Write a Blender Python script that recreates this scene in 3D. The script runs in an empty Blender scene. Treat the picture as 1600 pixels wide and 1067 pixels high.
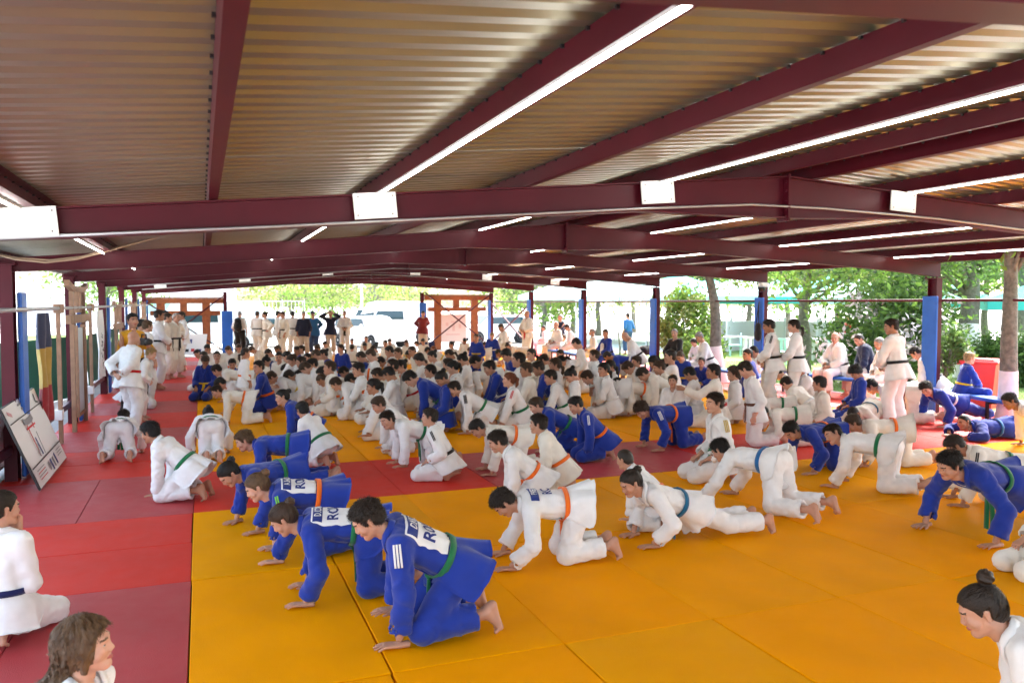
import bpy, math, random
import numpy as np
random.seed(7)
SC = bpy.context.scene
C = SC.collection
# ---------------------------------------------------------------- camera
FPX, YAW, PIT, CH = 1252.0, math.radians(21.2), math.radians(2.75), 2.0
cam = bpy.data.cameras.new('camera'); co = bpy.data.objects.new('camera', cam); C.objects.link(co)
cam.sensor_width = 36; cam.lens = FPX / 1600 * 36; cam.clip_end = 600; cam.clip_start = .05
co.location = (0, 0, CH); co.rotation_euler = (math.pi / 2 - PIT, 0, -YAW)
cam.dof.use_dof = True; cam.dof.focus_distance = 6.2; cam.dof.aperture_fstop = 3.6
SC.camera = co
# ---------------------------------------------------------------- world, sun, exposure
W = bpy.data.worlds.new('World'); SC.world = W; W.use_nodes = True
nt = W.node_tree; bg = nt.nodes['Background']
sky = nt.nodes.new('ShaderNodeTexSky'); sky.sky_type = 'NISHITA'; sky.sun_disc = False
SUN_EL, SUN_AZ = math.radians(48), math.radians(60)
sky.sun_elevation = SUN_EL; sky.sun_rotation = SUN_AZ; sky.dust_density = 4; sky.air_density = 1.0; sky.ozone_density = .6
hs_ = nt.nodes.new('ShaderNodeHueSaturation'); hs_.inputs['Saturation'].default_value = .75
nt.links.new(sky.outputs[0], hs_.inputs['Color']); nt.links.new(hs_.outputs[0], bg.inputs[0]); bg.inputs[1].default_value = .15
sun = bpy.data.lights.new('sun', 'SUN'); sun.energy = 1.5; sun.angle = math.radians(18); sun.color = (1, .985, .96)
so = bpy.data.objects.new('sun', sun); C.objects.link(so)
so.rotation_euler = (math.pi / 2 - SUN_EL, 0, math.pi - SUN_AZ)
SC.view_settings.view_transform = 'Standard'; SC.view_settings.look = 'None'; SC.view_settings.gamma = 1
SC.view_settings.use_curve_mapping = False; SC.view_settings.exposure = 3.1
# ---------------------------------------------------------------- materials
def new_mat(name, col=(.5, .5, .5), rough=.6, metal=0., bump=None, noise=None, emit=None, spec=None, sheen=None, coat=None):
    """bump=(scale, strength, distance); noise=(scale, amount)"""
    m = bpy.data.materials.new(name); m.use_nodes = True; n = m.node_tree.nodes; l = m.node_tree.links
    b = n['Principled BSDF']; b.inputs['Base Color'].default_value = (*col, 1); b.inputs['Roughness'].default_value = rough; b.inputs['Metallic'].default_value = metal
    tc = n.new('ShaderNodeTexCoord')
    if noise:
        t = n.new('ShaderNodeTexNoise'); t.inputs['Scale'].default_value = noise[0]; t.inputs['Detail'].default_value = 4; l.new(tc.outputs['Object'], t.inputs[0])
        r = n.new('ShaderNodeMapRange'); r.inputs[1].default_value = .3; r.inputs[2].default_value = .7; r.inputs[3].default_value = 1 - noise[1]; r.inputs[4].default_value = 1 + noise[1]; l.new(t.outputs[0], r.inputs[0])
        x = n.new('ShaderNodeVectorMath'); x.operation = 'SCALE'; x.inputs[0].default_value = col; l.new(r.outputs[0], x.inputs['Scale']); l.new(x.outputs[0], b.inputs['Base Color'])
    if bump:
        t = n.new('ShaderNodeTexNoise'); t.inputs['Scale'].default_value = bump[0]; t.inputs['Detail'].default_value = 3; l.new(tc.outputs['Object'], t.inputs[0])
        k = n.new('ShaderNodeBump'); k.inputs['Strength'].default_value = bump[1]; k.inputs['Distance'].default_value = bump[2]; l.new(t.outputs[0], k.inputs['Height']); l.new(k.outputs[0], b.inputs['Normal'])
    if emit: b.inputs['Emission Color'].default_value = (*emit[0], 1); b.inputs['Emission Strength'].default_value = emit[1]
    if spec is not None: b.inputs['Specular IOR Level'].default_value = spec
    if sheen: b.inputs['Sheen Weight'].default_value = sheen
    if coat: b.inputs['Coat Weight'].default_value = coat
    return m
def cloth(name, col, weave=420, wr=.4):
    """woven cotton: fine weave relief plus soft wrinkles"""
    m = new_mat(name, col, .85, sheen=.25, spec=.25, noise=(9, .06)); n = m.node_tree.nodes; l = m.node_tree.links; b = n['Principled BSDF']
    tc = n.new('ShaderNodeTexCoord')
    a = n.new('ShaderNodeTexNoise'); a.noise_type = 'RIDGED_MULTIFRACTAL'; a.inputs['Scale'].default_value = 4.2; a.inputs['Detail'].default_value = 2; a.inputs['Distortion'].default_value = .8; l.new(tc.outputs['Object'], a.inputs[0])
    v = n.new('ShaderNodeTexVoronoi'); v.inputs['Scale'].default_value = weave; l.new(tc.outputs['Object'], v.inputs[0])
    k1 = n.new('ShaderNodeBump'); k1.inputs['Strength'].default_value = min(1, wr * 2); k1.inputs['Distance'].default_value = .03; l.new(a.outputs[0], k1.inputs['Height'])
    k2 = n.new('ShaderNodeBump'); k2.inputs['Strength'].default_value = .25; k2.inputs['Distance'].default_value = .002; l.new(v.outputs[0], k2.inputs['Height']); l.new(k1.outputs[0], k2.inputs['Normal']); l.new(k2.outputs[0], b.inputs['Normal'])
    return m
# ---------------------------------------------------------------- figure kit
V3 = lambda *a: np.array(a, dtype=float)
def unit(v):
    v = np.asarray(v, float); n = np.linalg.norm(v)
    return v / n if n > 1e-9 else v
def smin(a, b, k):
    h = np.clip(.5 + .5 * (b - a) / k, 0, 1)
    return b + (a - b) * h - k * h * (1 - h)
def cone(P, a, b, r1, r2, n=None, k=1.0):
    """distance to a tapered capsule, optionally flattened along n"""
    a = np.asarray(a, float); b = np.asarray(b, float)
    q = P - a; ba = b - a
    L2 = max(ba @ ba, 1e-9)
    h = np.clip(q @ ba / L2, 0, 1)
    d = q - h[:, None] * ba
    if n is not None:
        d = d + np.outer(d @ n, n) * (k - 1)
    return np.sqrt((d * d).sum(1)) - (r1 + (r2 - r1) * h)
def ell(P, c, r):
    q = (P - np.asarray(c, float)) / np.asarray(r, float)
    l = np.sqrt((q * q).sum(1))
    return (l - 1) * min(r) * (.55 + .45 * np.clip(l, 0, 1))
def wob(P, seed, wl, n=4):
    rs = np.random.RandomState(seed); o = np.zeros(len(P))
    for i in range(n):
        d = unit(rs.normal(size=3)); e = unit(rs.normal(size=3))
        w = 2 * np.pi / (wl * rs.uniform(.7, 1.5))
        o += np.sin(P @ d * w + rs.uniform(0, 6.28) + 1.6 * np.sin(P @ e * w * .7 + rs.uniform(0, 6.28)))
    return o / n
def mesh_sdf(f, lo, hi, h):
    """surface nets on a narrow band; returns verts, quads"""
    lo = np.asarray(lo, float) - 2 * h; hi = np.asarray(hi, float) + 2 * h
    B = 4
    nb = np.maximum(np.ceil((hi - lo) / (h * B)).astype(int), 1)
    n = nb * B + 1
    ci = np.indices(nb).reshape(3, -1).T
    cc = lo + (ci + .5) * h * B
    fv = f(cc)
    act = np.abs(fv) < h * B * 1.35
    G = np.where(fv < 0, -1., 1.).reshape(nb)
    G = np.repeat(np.repeat(np.repeat(G, B, 0), B, 1), B, 2)
    G = np.pad(G, ((0, 1),) * 3, mode='edge').astype(float)
    mask = np.zeros(n, bool)
    A = act.reshape(nb)
    A3 = np.repeat(np.repeat(np.repeat(A, B, 0), B, 1), B, 2)
    for dx in (0, 1):
        for dy in (0, 1):
            for dz in (0, 1):
                mask[dx:dx + nb[0] * B, dy:dy + nb[1] * B, dz:dz + nb[2] * B] |= A3
    idx = np.argwhere(mask)
    G[mask] = f(lo + idx * h)
    S = G < 0
    c = S[:-1, :-1, :-1].astype(np.int8)
    tot = np.zeros(tuple(n - 1), np.int8)
    for dx in (0, 1):
        for dy in (0, 1):
            for dz in (0, 1):
                tot += S[dx:n[0] - 1 + dx, dy:n[1] - 1 + dy, dz:n[2] - 1 + dz]
    mix = (tot > 0) & (tot < 8)
    cells = np.argwhere(mix)
    vid = -np.ones(tuple(n - 1), int); vid[mix] = np.arange(len(cells))
    acc = np.zeros((len(cells), 3)); cnt = np.zeros(len(cells))
    cor = [(0, 0, 0), (1, 0, 0), (0, 1, 0), (1, 1, 0), (0, 0, 1), (1, 0, 1), (0, 1, 1), (1, 1, 1)]
    val = [G[cells[:, 0] + a, cells[:, 1] + b, cells[:, 2] + d] for a, b, d in cor]
    for i, j in ((0, 1), (2, 3), (4, 5), (6, 7), (0, 2), (1, 3), (4, 6), (5, 7), (0, 4), (1, 5), (2, 6), (3, 7)):
        m = (val[i] < 0) != (val[j] < 0)
        t = val[i] / np.where(m, val[i] - val[j], 1)
        p = np.array(cor[i]) + t[:, None] * (np.array(cor[j]) - np.array(cor[i]))
        acc += np.where(m[:, None], p, 0); cnt += m
    verts = lo + (cells + acc / cnt[:, None]) * h
    quads = []
    for ax in range(3):
        a1, a2 = (ax + 1) % 3, (ax + 2) % 3
        sl0 = [slice(1, -1)] * 3; sl1 = [slice(1, -1)] * 3
        sl0[ax] = slice(0, -1); sl1[ax] = slice(1, None)
        s0, s1 = S[tuple(sl0)], S[tuple(sl1)]
        e = np.argwhere(s0 != s1)
        off = np.array([1, 1, 1]); off[ax] = 0
        e = e + off
        flip = S[tuple(e.T)]
        o1 = np.zeros(3, int); o1[a1] = 1
        o2 = np.zeros(3, int); o2[a2] = 1
        q = np.stack([vid[tuple((e - o1 - o2).T)], vid[tuple((e - o2).T)], vid[tuple(e.T)], vid[tuple((e - o1).T)]], 1)
        q[~flip] = q[~flip][:, ::-1]
        quads.append(q)
    q = np.concatenate(quads)
    return verts, q[(q >= 0).all(1)]
def grad(f, P, e=.004):
    g = np.stack([f(P + V3(e, 0, 0)) - f(P - V3(e, 0, 0)), f(P + V3(0, e, 0)) - f(P - V3(0, e, 0)), f(P + V3(0, 0, e)) - f(P - V3(0, 0, e))], 1)
    return g / np.maximum(np.linalg.norm(g, axis=1), 1e-9)[:, None]
class Geo:
    """collects numpy pieces with a material index each"""
    def __init__(s): s.v = []; s.f = []; s.m = []; s.n = 0
    def add(s, v, f, m=0):
        f = np.asarray(f); s.v.append(np.asarray(v, float)); s.f.append(f + s.n)
        s.m.append(np.full(len(f), m) if np.isscalar(m) else np.asarray(m)); s.n += len(v)
        return s
    def mesh(s, name, smooth=True):
        v = np.concatenate(s.v); me = bpy.data.meshes.new(name)
        loops = []; starts = []; tot = 0; mats = np.concatenate(s.m)
        for f in s.f:
            k = f.shape[1]; loops.append(f.ravel()); starts.append(tot + np.arange(len(f)) * k); tot += f.size
        loops = np.concatenate(loops); starts = np.concatenate(starts)
        me.vertices.add(len(v)); me.vertices.foreach_set('co', v.astype(np.float32).ravel())
        me.loops.add(len(loops)); me.loops.foreach_set('vertex_index', loops.astype(np.int32))
        me.polygons.add(len(starts)); me.polygons.foreach_set('loop_start', starts.astype(np.int32))
        me.polygons.foreach_set('material_index', mats.astype(np.int32))
        me.polygons.foreach_set('use_smooth', np.full(len(starts), smooth))
        me.update(calc_edges=True)
        return me
def frame(fwd, up):
    f = unit(fwd); u = np.asarray(up, float); u = unit(u - (u @ f) * f); l = np.cross(u, f)
    return np.stack([f, l, u], 1)      # columns: forward, left, up
def strip(pts, wid, nrm, th=.006, closed=False):
    """ribbon along pts: width vectors wid, normals nrm, thickness th -> closed slab"""
    pts, wid, nrm = map(lambda a: np.asarray(a, float), (pts, wid, nrm))
    n = len(pts)
    a = pts - wid; b = pts + wid
    V = np.concatenate([a + nrm * th, b + nrm * th, a - nrm * th * .4, b - nrm * th * .4])
    F = []
    for i in range(n if closed else n - 1):
        j = (i + 1) % n
        F += [(i, j, n + j, n + i), (2 * n + i, 3 * n + i, 3 * n + j, 2 * n + j), (i, 2 * n + i, 2 * n + j, j), (n + i, n + j, 3 * n + j, 3 * n + i)]
    if not closed:
        F += [(0, n, 3 * n, 2 * n), (n - 1, 3 * n - 1, 4 * n - 1, 2 * n - 1)]
    return V, np.array(F)
# ---- templates (head, hair, hands, feet), metres, adult size
def head_f(P, part='all'):
    Y = np.abs(P[:, 1]); Q = np.stack([P[:, 0], Y, P[:, 2]], 1)
    d = ell(P, (-.012, 0, .034), (.097, .077, .09))
    d = smin(d, ell(P, (.034, 0, -.018), (.062, .06, .088)), .03)
    d = smin(d, cone(Q, (-.005, .048, -.05), (.062, .016, -.092), .02, .018), .022)
    d = smin(d, ell(P, (.07, 0, -.092), (.024, .026, .02)), .02)
    d = smin(d, cone(Q, (.068, .042, -.016), (.055, .05, -.03), .02, .02), .02)
    d = smin(d, cone(P, (.084, -.03, .028), (.084, .03, .028), .011, .011), .02)
    s = np.sqrt(((Q - V3(.1, .031, .006)) ** 2).sum(1)) - .0165
    d = -smin(-d, s, .012)
    d = smin(d, cone(P, (.088, 0, .014), (.1065, 0, -.022), .008, .010), .012)
    d = smin(d, np.sqrt(((Q - V3(.1, .0125, -.03)) ** 2).sum(1)) - .0085, .008)
    d = smin(d, cone(Q, (.098, 0, -.0545), (.088, .02, -.058), .0065, .004), .005)
    d = smin(d, cone(Q, (.096, 0, -.064), (.087, .018, -.0605), .0075, .004), .005)
    d = -smin(-d, cone(Q, (.106, 0, -.0592), (.09, .022, -.0595), .0012, .001), .004)
    e = V3(-.25, .97, 0); er = cone(Q, (-.012, .078, -.022), (-.016, .083, .016), .012, .017, unit(e), 2.4)
    d = smin(d, er, .007)
    d = -smin(-d, cone(Q, (-.004, .091, -.012), (-.01, .096, .012), .006, .009, unit(e), 1.5), .006)
    d = smin(d, cone(P, (-.022, 0, -.04), (-.032, 0, -.13), .054, .052), .03)
    eye = np.sqrt(((Q - V3(.0755, .031, .006)) ** 2).sum(1)) - .0135
    return np.minimum(d, eye)
def head_tpl(h):
    v, q = mesh_sdf(head_f, (-.13, -.1, -.14), (.13, .1, .13), h)
    c = v[q].mean(1); Y = np.abs(c[:, 1]); m = np.zeros(len(q), int)
    lip = (np.hypot((Y) / .024, (c[:, 2] + .0592) / .0095) < 1) & (c[:, 0] > .08)
    m[lip] = 1
    er = np.sqrt((c[:, 0] - .0755) ** 2 + (Y - .031) ** 2 + (c[:, 2] - .006) ** 2)
    eye = (er < .0143) & (np.abs(c[:, 2] - .006) < .0036 + h * .3) & (c[:, 0] > .083); m[eye] = 2
    m[eye & (np.hypot(Y - .031, c[:, 2] - .006) < .0066)] = 3
    brow = (Y > .014) & (Y < .05) & (np.abs(c[:, 2] - (.032 - ((Y - .03) ** 2) * 9)) < .0042 + h * .2) & (c[:, 0] > .06)
    m[brow] = 4
    return v, q, m
def hair_cut(P, x0=.0, long=False):
    if long: zl = np.interp(P[:, 0], [-.12, .015, .04, .065, .1], [-.3, -.2, -.08, .05, .088])
    else: zl = np.interp(P[:, 0], [-.12, -.07, -.035, -.01, .015, .035, .06, .1], [-.068, -.06, -.034, .002, -.004, .034, .062, .078]) + x0
    return (zl - P[:, 2]) * .8
def hair_f(kind):
    def f(P):
        Y = np.abs(P[:, 1])
        ang = np.arctan2(P[:, 1], P[:, 0] + .03)
        if kind == 'short':
            r = .0035 + .011 * np.clip((P[:, 2] - .03) / .06, 0, 1) + .003 * np.clip(P[:, 0] / .08, 0, 1) * np.clip((P[:, 2] - .04) / .05, 0, 1)
            st = (.0022 * np.sin(ang * 34 + 3 * wob(P, 5, .05)) + .004 * wob(P, 9, .03)) * np.clip((P[:, 2] - .02) / .04, .15, 1)
        elif kind == 'buzz':
            r = .0055 + 0 * Y; st = .0008 * wob(P, 9, .012)
        elif kind == 'mop':
            r = .012 + .012 * np.clip((P[:, 2]) / .07, 0, 1); st = .003 * np.sin(ang * 22 + 3 * wob(P, 5, .05)) + .005 * wob(P, 8, .04)
        elif kind == 'long':
            r = .018 + .004 * np.clip(P[:, 2] / .1, 0, 1); st = .0025 * np.sin(ang * 20 + 5 * wob(P, 6, .08)) + .004 * wob(P, 8, .045)
        else:
            r = .0085 + .003 * np.clip(P[:, 2] / .1, 0, 1)
            st = .0016 * np.sin(np.arctan2(P[:, 1], P[:, 2] - .05) * 40)
        d = ell(P, (-.012, 0, .034), (.097, .077, .09))
        d = smin(d, ell(P, (-.03, 0, -.01), (.075, .068, .07)), .03)
        d = np.maximum(d - r - st, hair_cut(P, .006 * np.sin(P[:, 1] * 90) + (.012 if kind == 'buzz' else 0) - (.012 if kind == 'mop' else 0), kind == 'long'))
        # keep clear of the ear
        d = np.maximum(d, -(cone(np.stack([P[:, 0], Y, P[:, 2]], 1), (-.008, .08, -.03), (-.012, .084, .012), .02, .022)) if kind not in ('long', 'mop') else d)
        if kind in ('bun', 'topbun'):
            bc = V3(-.125, 0, .085) if kind == 'bun' else V3(-.085, 0, .155)
            b = np.sqrt(((P - bc) ** 2).sum(1)) - .04
            t = np.arctan2(P[:, 1], P[:, 0] - bc[0])
            d = smin(d, b + .003 * np.sin(t * 5 + (P[:, 2]) * 160) + .002 * wob(P, 3, .02), .01)
        if kind in ('pony', 'lowpony'):
            z0 = .05 if kind == 'pony' else -.02
            a = V3(-.1, 0, z0); b = V3(-.15, 0, z0 - .035); c = V3(-.145, 0, z0 - .12); e = V3(-.11, .01, z0 - .21)
            t = cone(P, a, b, .014, .026); t = smin(t, cone(P, b, c, .028, .026), .02); t = smin(t, cone(P, c, e, .025, .008), .02)
            d = smin(d, t + .003 * np.sin(P[:, 1] * 260 + 3 * wob(P, 4, .08)), .012)
        if kind == 'long':
            t = cone(P, (-.06, 0, .0), (-.1, 0, -.11), .066, .045)
            t = smin(t, cone(P, (-.1, 0, -.11), (-.22, .01, -.17), .045, .032), .04); t = smin(t, cone(P, (-.22, .01, -.17), (-.33, .0, -.26), .032, .012), .03)
            d = smin(d, t + .005 * np.sin(P[:, 1] * 150 + 4 * wob(P, 4, .06)) + .006 * wob(P, 2, .04), .02)
            for s in (-1, 1):
                d = smin(d, cone(P, (.02, s * .074, .04), (.0, s * .068, -.085), .013, .015) + .004 * wob(P, 7, .03), .02)
        return d
    return f
def strands(kind, n, seed=1):
    """thin hair ribbons that follow the hair surface away from the crown"""
    f = hair_f(kind); rs = np.random.RandomState(seed)
    D = rs.normal(size=(n * 3, 3)); D /= np.linalg.norm(D, axis=1)[:, None]
    P = V3(-.012, 0, .034) + D * V3(.097, .077, .09) * 1.15
    if kind == 'long':
        k = rs.rand(len(P)) < .45; t = rs.rand(len(P))
        P[k] = (V3(-.06, 0, 0) + t[:, None] * V3(-.26, 0, -.22) + D * .055)[k]
    for _ in range(3):
        P = P - grad(f, P) * f(P)[:, None]
    ok = (np.abs(f(P)) < .002) & (hair_cut(P, .004) < -.004) | ((P[:, 0] < -.06) & (np.abs(f(P)) < .002) & (kind in ('long', 'pony')))
    P = P[ok][:n]
    crown = V3(-.05, 0, .13) if kind not in ('bun', 'topbun', 'pony') else V3(.12, 0, .03)
    sgn = 1 if kind not in ('bun', 'pony') else 1
    seg = 3; L = .0095 if kind in ('short', 'buzz') else .016
    pts = [P]; cur = P; jit = rs.normal(size=P.shape) * (.08 if kind in ('bun', 'topbun', 'pony', 'lowpony') else .5)
    for i in range(seg):
        g = grad(f, cur); dr = cur - crown
        if kind == 'long': dr = dr / np.linalg.norm(dr, axis=1)[:, None] * .6 + V3(-.35, 0, -.9)
        if kind == 'topbun' or kind == 'bun': dr = -(cur - V3(-.1, 0, .1))
        dr = dr / np.linalg.norm(dr, axis=1)[:, None] + jit * (.5 if kind == 'long' else 1) + (g * .3 if kind == 'short' else 0)
        if kind == 'long': dr += .7 * np.stack([wob(cur, 11, .03), wob(cur, 12, .03), wob(cur, 13, .03)], 1)
        dr = dr - g * (dr * g).sum(1)[:, None] * (.75 if kind == 'short' else .9)
        dr /= np.linalg.norm(dr, axis=1)[:, None]
        cur = cur + dr * L
        cur = cur - grad(f, cur) * np.minimum(f(cur) - .0012, 0)[:, None]
        pts.append(cur)
    G = grad(f, P); V = []; F = []
    for i, p in enumerate(pts):
        t = pts[min(i + 1, seg)] - pts[max(i - 1, 0)]
        w = np.cross(t, G); w /= np.maximum(np.linalg.norm(w, axis=1), 1e-9)[:, None]
        wd = (.0010, .0012, .0009, .0002)[i] * (1.4 if kind in ('long', 'mop') else 1)
        V += [p - w * wd, p + w * wd]
    m = len(P); V = np.concatenate(V); I = np.arange(m)
    for i in range(seg):
        F.append(np.stack([I + 2 * i * m, I + (2 * i + 1) * m, I + (2 * i + 3) * m, I + (2 * i + 2) * m], 1))
    return V, np.concatenate(F)
def hand_f(kind):
    K = [(.082, -.031), (.088, -.011), (.087, .011), (.081, .03)]
    Lf = [.052, .066, .072, .064]; A = [-20, -7, 3, 14]
    def f(P):
        d = None
        n = V3(0, 0, 1)
        for (kx, ky), L, a in zip(K, Lf, A):
            c = cone(P, (.0, ky * .55, 0), (kx, ky, .004), .016, .0125, n, 1.15)
            d = c if d is None else smin(d, c, .012)
        g = d
        for (kx, ky), L, a in zip(K, Lf, A):
            r = math.radians(a * (1 if kind == 'flat' else .25)); dx, dy = math.cos(r), math.sin(r)
            if kind == 'flat': bend = (.0, -.006, -.011)
            elif kind == 'curl': bend = (-.012, -.03, -.05)
            else: bend = (-.02, -.052, -.05)
            sc = {'flat': (.4, .72, 1.0), 'curl': (.38, .62, .75), 'fist': (.32, .3, .0)}[kind]
            p0 = V3(kx, ky, .003); ps = [p0]
            for k in range(3):
                ps.append(V3(kx + dx * L * sc[k], ky + dy * L * sc[k], .003 + bend[k]))
            rr = (.0092, .0085, .0078, .0066)
            for k in range(3):
                g = smin(g, cone(P, ps[k], ps[k + 1], rr[k], rr[k + 1]), .0025)
        t = [V3(.012, .024, -.003), V3(.045, .046, -.008), V3(.07, .056, -.009), V3(.092, .062, -.01)] if kind == 'flat' else [V3(.012, .02, -.008), V3(.04, .036, -.022), V3(.065, .034, -.034), V3(.085, .026, -.04)]
        for k in range(3):
            g = smin(g, cone(P, t[k], t[k + 1], (.015, .0115, .0095)[k], (.0115, .0095, .0075)[k]), .006)
        return smin(g, cone(P, (-.05, 0, .0), (.01, 0, 0), .026, .024, n, 1.25), .015)
    return f
def foot_f(kind):
    def f(P):
        n = V3(0, 0, 1)
        d = cone(P, (-.01, 0, .05), (0, 0, 0), .036, .035)
        d = smin(d, cone(P, (-.035, 0, -.045), (-.03, 0, -.02), .03, .026), .02)
        d = smin(d, cone(P, (0, 0, -.01), (.1, .012, -.052), .034, .02), .03)
        d = smin(d, cone(P, (-.03, 0, -.055), (.115, .022, -.062), .022, .018), .02)
        d = smin(d, cone(P, (-.03, -.005, -.055), (.095, -.028, -.064), .022, .015), .02)
        g = d
        for i, (y, x, L, r) in enumerate(((.028, .122, .045, .0125), (.008, .122, .04, .0085), (-.008, .115, .036, .008), (-.022, .107, .032, .0078), (-.034, .097, .028, .0075))):
            a = V3(x - .012, y, -.062)
            if kind == 'flat': b = a + V3(L, y * .15, -.004)
            else: b = a + V3(L * .35, y * .2, L * .9)
            g = smin(g, cone(P, a, b, r, r * .9), .004)
        return g
    return f
TPL = {}
def tpl(key, lod):
    k = (key, lod)
    if k in TPL: return TPL[k]
    if key == 'head':
        r = head_tpl({0: .0042, 1: .0065, 2: .011}[lod])
    elif key.startswith('hand'):
        v, q = mesh_sdf(hand_f(key[5:]), (-.06, -.07, -.075), (.17, .085, .03), {0: .0042, 1: .006, 2: .0085}[lod]); r = (v, q, 0)
    else:
        v, q = mesh_sdf(foot_f(key[5:]), (-.08, -.06, -.09), (.18, .06, .09), {0: .0055, 1: .0075, 2: .012}[lod]); r = (v, q, 0)
    TPL[k] = r
    return r
HAIR = {}
def hair_mesh(kind, lod):
    k = (kind, lod)
    if k not in HAIR:
        v, q = mesh_sdf(hair_f(kind), (-.37, -.12, -.32), (.14, .12, .21), {0: .0045, 1: .0065, 2: .011}[lod])
        g = Geo().add(v, q)
        if lod == 0 and kind != 'buzz':
            g.add(*strands(kind, 5200 if kind == 'long' else 4200))
        elif lod == 1 and kind != 'buzz':
            g.add(*strands(kind, 1500))
        HAIR[k] = g.mesh('hair_' + kind)
    return HAIR[k]
# ---------------------------------------------------------------- poses (adult 1.70 m units, facing +x, floor z = 0)
UA, FA, TH, SH = .30, .26, .43, .41
def ik(a, t, l1, l2, pole):
    a = np.asarray(a, float); t = np.asarray(t, float)
    d = t - a; L = np.linalg.norm(d); u = d / L
    if L > (l1 + l2) * .998: t = a + u * (l1 + l2) * .998; L = (l1 + l2) * .998
    x = (l1 * l1 - l2 * l2 + L * L) / (2 * L); h = math.sqrt(max(l1 * l1 - x * x, 0))
    p = np.asarray(pole, float); p = unit(p - (p @ u) * u)
    return a + u * x + p * h, t
R_ = math.radians
def dirv(az, el):
    return V3(math.cos(R_(el)) * math.cos(R_(az)), math.cos(R_(el)) * math.sin(R_(az)), math.sin(R_(el)))
def finish(J, look=(0, 0), bend=0, tilt=0):
    """J has pel, ta (torso angle), tw (twist); adds spine, shoulders, head"""
    ta = R_(J['ta']); yw = R_(J.get('tw', 0)); ls = J.get('ls', 0)
    td = V3(math.cos(ta) * math.cos(R_(ls)), math.sin(R_(ls)), math.sin(ta)); td = unit(td)
    J['td'] = td
    b = J.get('arch', .0)
    front0 = unit(np.cross(V3(0, 1, 0), td)) * 1.0     # belly side
    J['mid'] = J['pel'] + td * .22 - front0 * b
    J['che'] = J['pel'] + td * .42
    s = unit(V3(-math.sin(yw), math.cos(yw), 0) + V3(0, 0, J.get('roll', 0)))
    s = unit(s - (s @ td) * td); J['side'] = s
    J['front'] = unit(np.cross(s, td))
    J['nb'] = J['pel'] + td * .515
    sh = J['pel'] + td * .455
    J['SL'] = sh + s * .165; J['SR'] = sh - s * .165
    f = dirv(*look); up0 = unit(td * (1 if J['ta'] < 60 else .4) + V3(0, 0, .9))
    if abs(f @ up0) > .9: up0 = unit(up0 - f * .8 * (f @ up0) + V3(.0, 0, .3))
    M = frame(f, up0)
    if tilt:
        t = R_(tilt); u = M[:, 2] * math.cos(t) + M[:, 1] * math.sin(t); M = frame(f, u)
    J['HM'] = M
    q = .55 if J['ta'] < 60 else 0
    nd = unit(td * (.7 + q) + M[:, 2] * (.6 - q * .35) + V3(0, 0, .12 - q * .1) + M[:, 0] * .12)
    J['head'] = J['nb'] + nd * (.095 + q * .02) + M[:, 2] * (.045 - q * .03) + M[:, 0] * .015
    ps = J.get('ps', V3(0, 1, 0)); J['ps'] = ps
    J['HL'] = J['pel'] + ps * .088; J['HR'] = J['pel'] - ps * .088
    return J
def arm(J, side, wr, hand='flat', hdir=(1, 0, 0), hnor=(0, 0, 1), pole=None):
    S = J['S' + side]; sg = 1 if side == 'L' else -1
    if pole is None: pole = V3(-.6, sg * .7, -.1)
    e, w = ik(S, wr, UA, FA, pole)
    J['E' + side] = e; J['W' + side] = w
    J['hand' + side] = (hand, frame(hdir, hnor))
def leg(J, side, ank, pole, foot='flat', fdir=(1, 0, 0), fup=(0, 0, 1)):
    k, a = ik(J['H' + side], ank, TH, SH, pole)
    J['K' + side] = k; J['A' + side] = a; J['foot' + side] = (foot, frame(fdir, fup))
def kneel_legs(J, kx=0., sp=.13, fs=.09, tuck=True, skew=0., lift=0, kx2=None):
    """knees on the floor ahead of the hips, shanks back"""
    for sd, sg in (('L', 1), ('R', -1)):
        H = J['H' + sd]; kz = .085
        xx = kx if (kx2 is None or sg > 0) else kx2
        K = V3(H[0] + xx, sg * sp, kz)
        v = K - H; K = H + unit(v) * TH if abs(np.linalg.norm(v) - TH) > 1e-6 else K
        K[2] = max(K[2], .075)
        ankz = (.135 if tuck else .06) + lift
        A = K + unit(V3(-1, (sg * fs - K[1]) / .4 + skew, (ankz - K[2]) / .4)) * SH
        J['K' + sd] = K; J['A' + sd] = A
        if tuck: J['foot' + sd] = ('tuck', frame((-.28, 0, -1), (1, 0, -.2)))
        else: J['foot' + sd] = ('flat', frame((-1, -sg * .18, -.12), (.12, 0, -1)))
def quad(kx=.0, ta=8, hx=.06, hy=.2, look=(0, -50), tuck=True, sp=.14, hand='flat', tw=0, hxr=None, arch=.0, hz=None, skew=0, ls=0, roll=0, tilt=0, fs=.1):
    z = .085 + math.sqrt(max(TH * TH - kx * kx, .002)) if hz is None else hz
    J = dict(pel=V3(0, 0, z), ta=ta, tw=tw, arch=arch, ls=ls, roll=roll); finish(J, look, tilt=tilt)
    kneel_legs(J, kx, sp, fs, tuck, skew)
    for sd, sg in (('L', 1), ('R', -1)):
        S = J['S' + sd]; hh = hx if (hxr is None or sg > 0) else hxr
        W = V3(S[0] + hh, sg * hy + S[1] * .15, .05)
        v = W - S; L = np.linalg.norm(v); mx = (UA + FA) * .99
        if L > mx:   # keep the hand on the floor within reach
            dz = S[2] - .05; r = math.sqrt(max(mx * mx - dz * dz, 0)); hv = unit(V3(v[0], v[1], 0)); W = V3(S[0], S[1], .05) + hv * r
        if S[2] - .05 > mx: W = V3(S[0], S[1], S[2] - mx)
        arm(J, sd, W, hand, (1, -sg * .1, -.02 if hand == 'flat' else -.1), (0, 0, 1), V3(-.5, sg * .6, .0))
    return J
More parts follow.
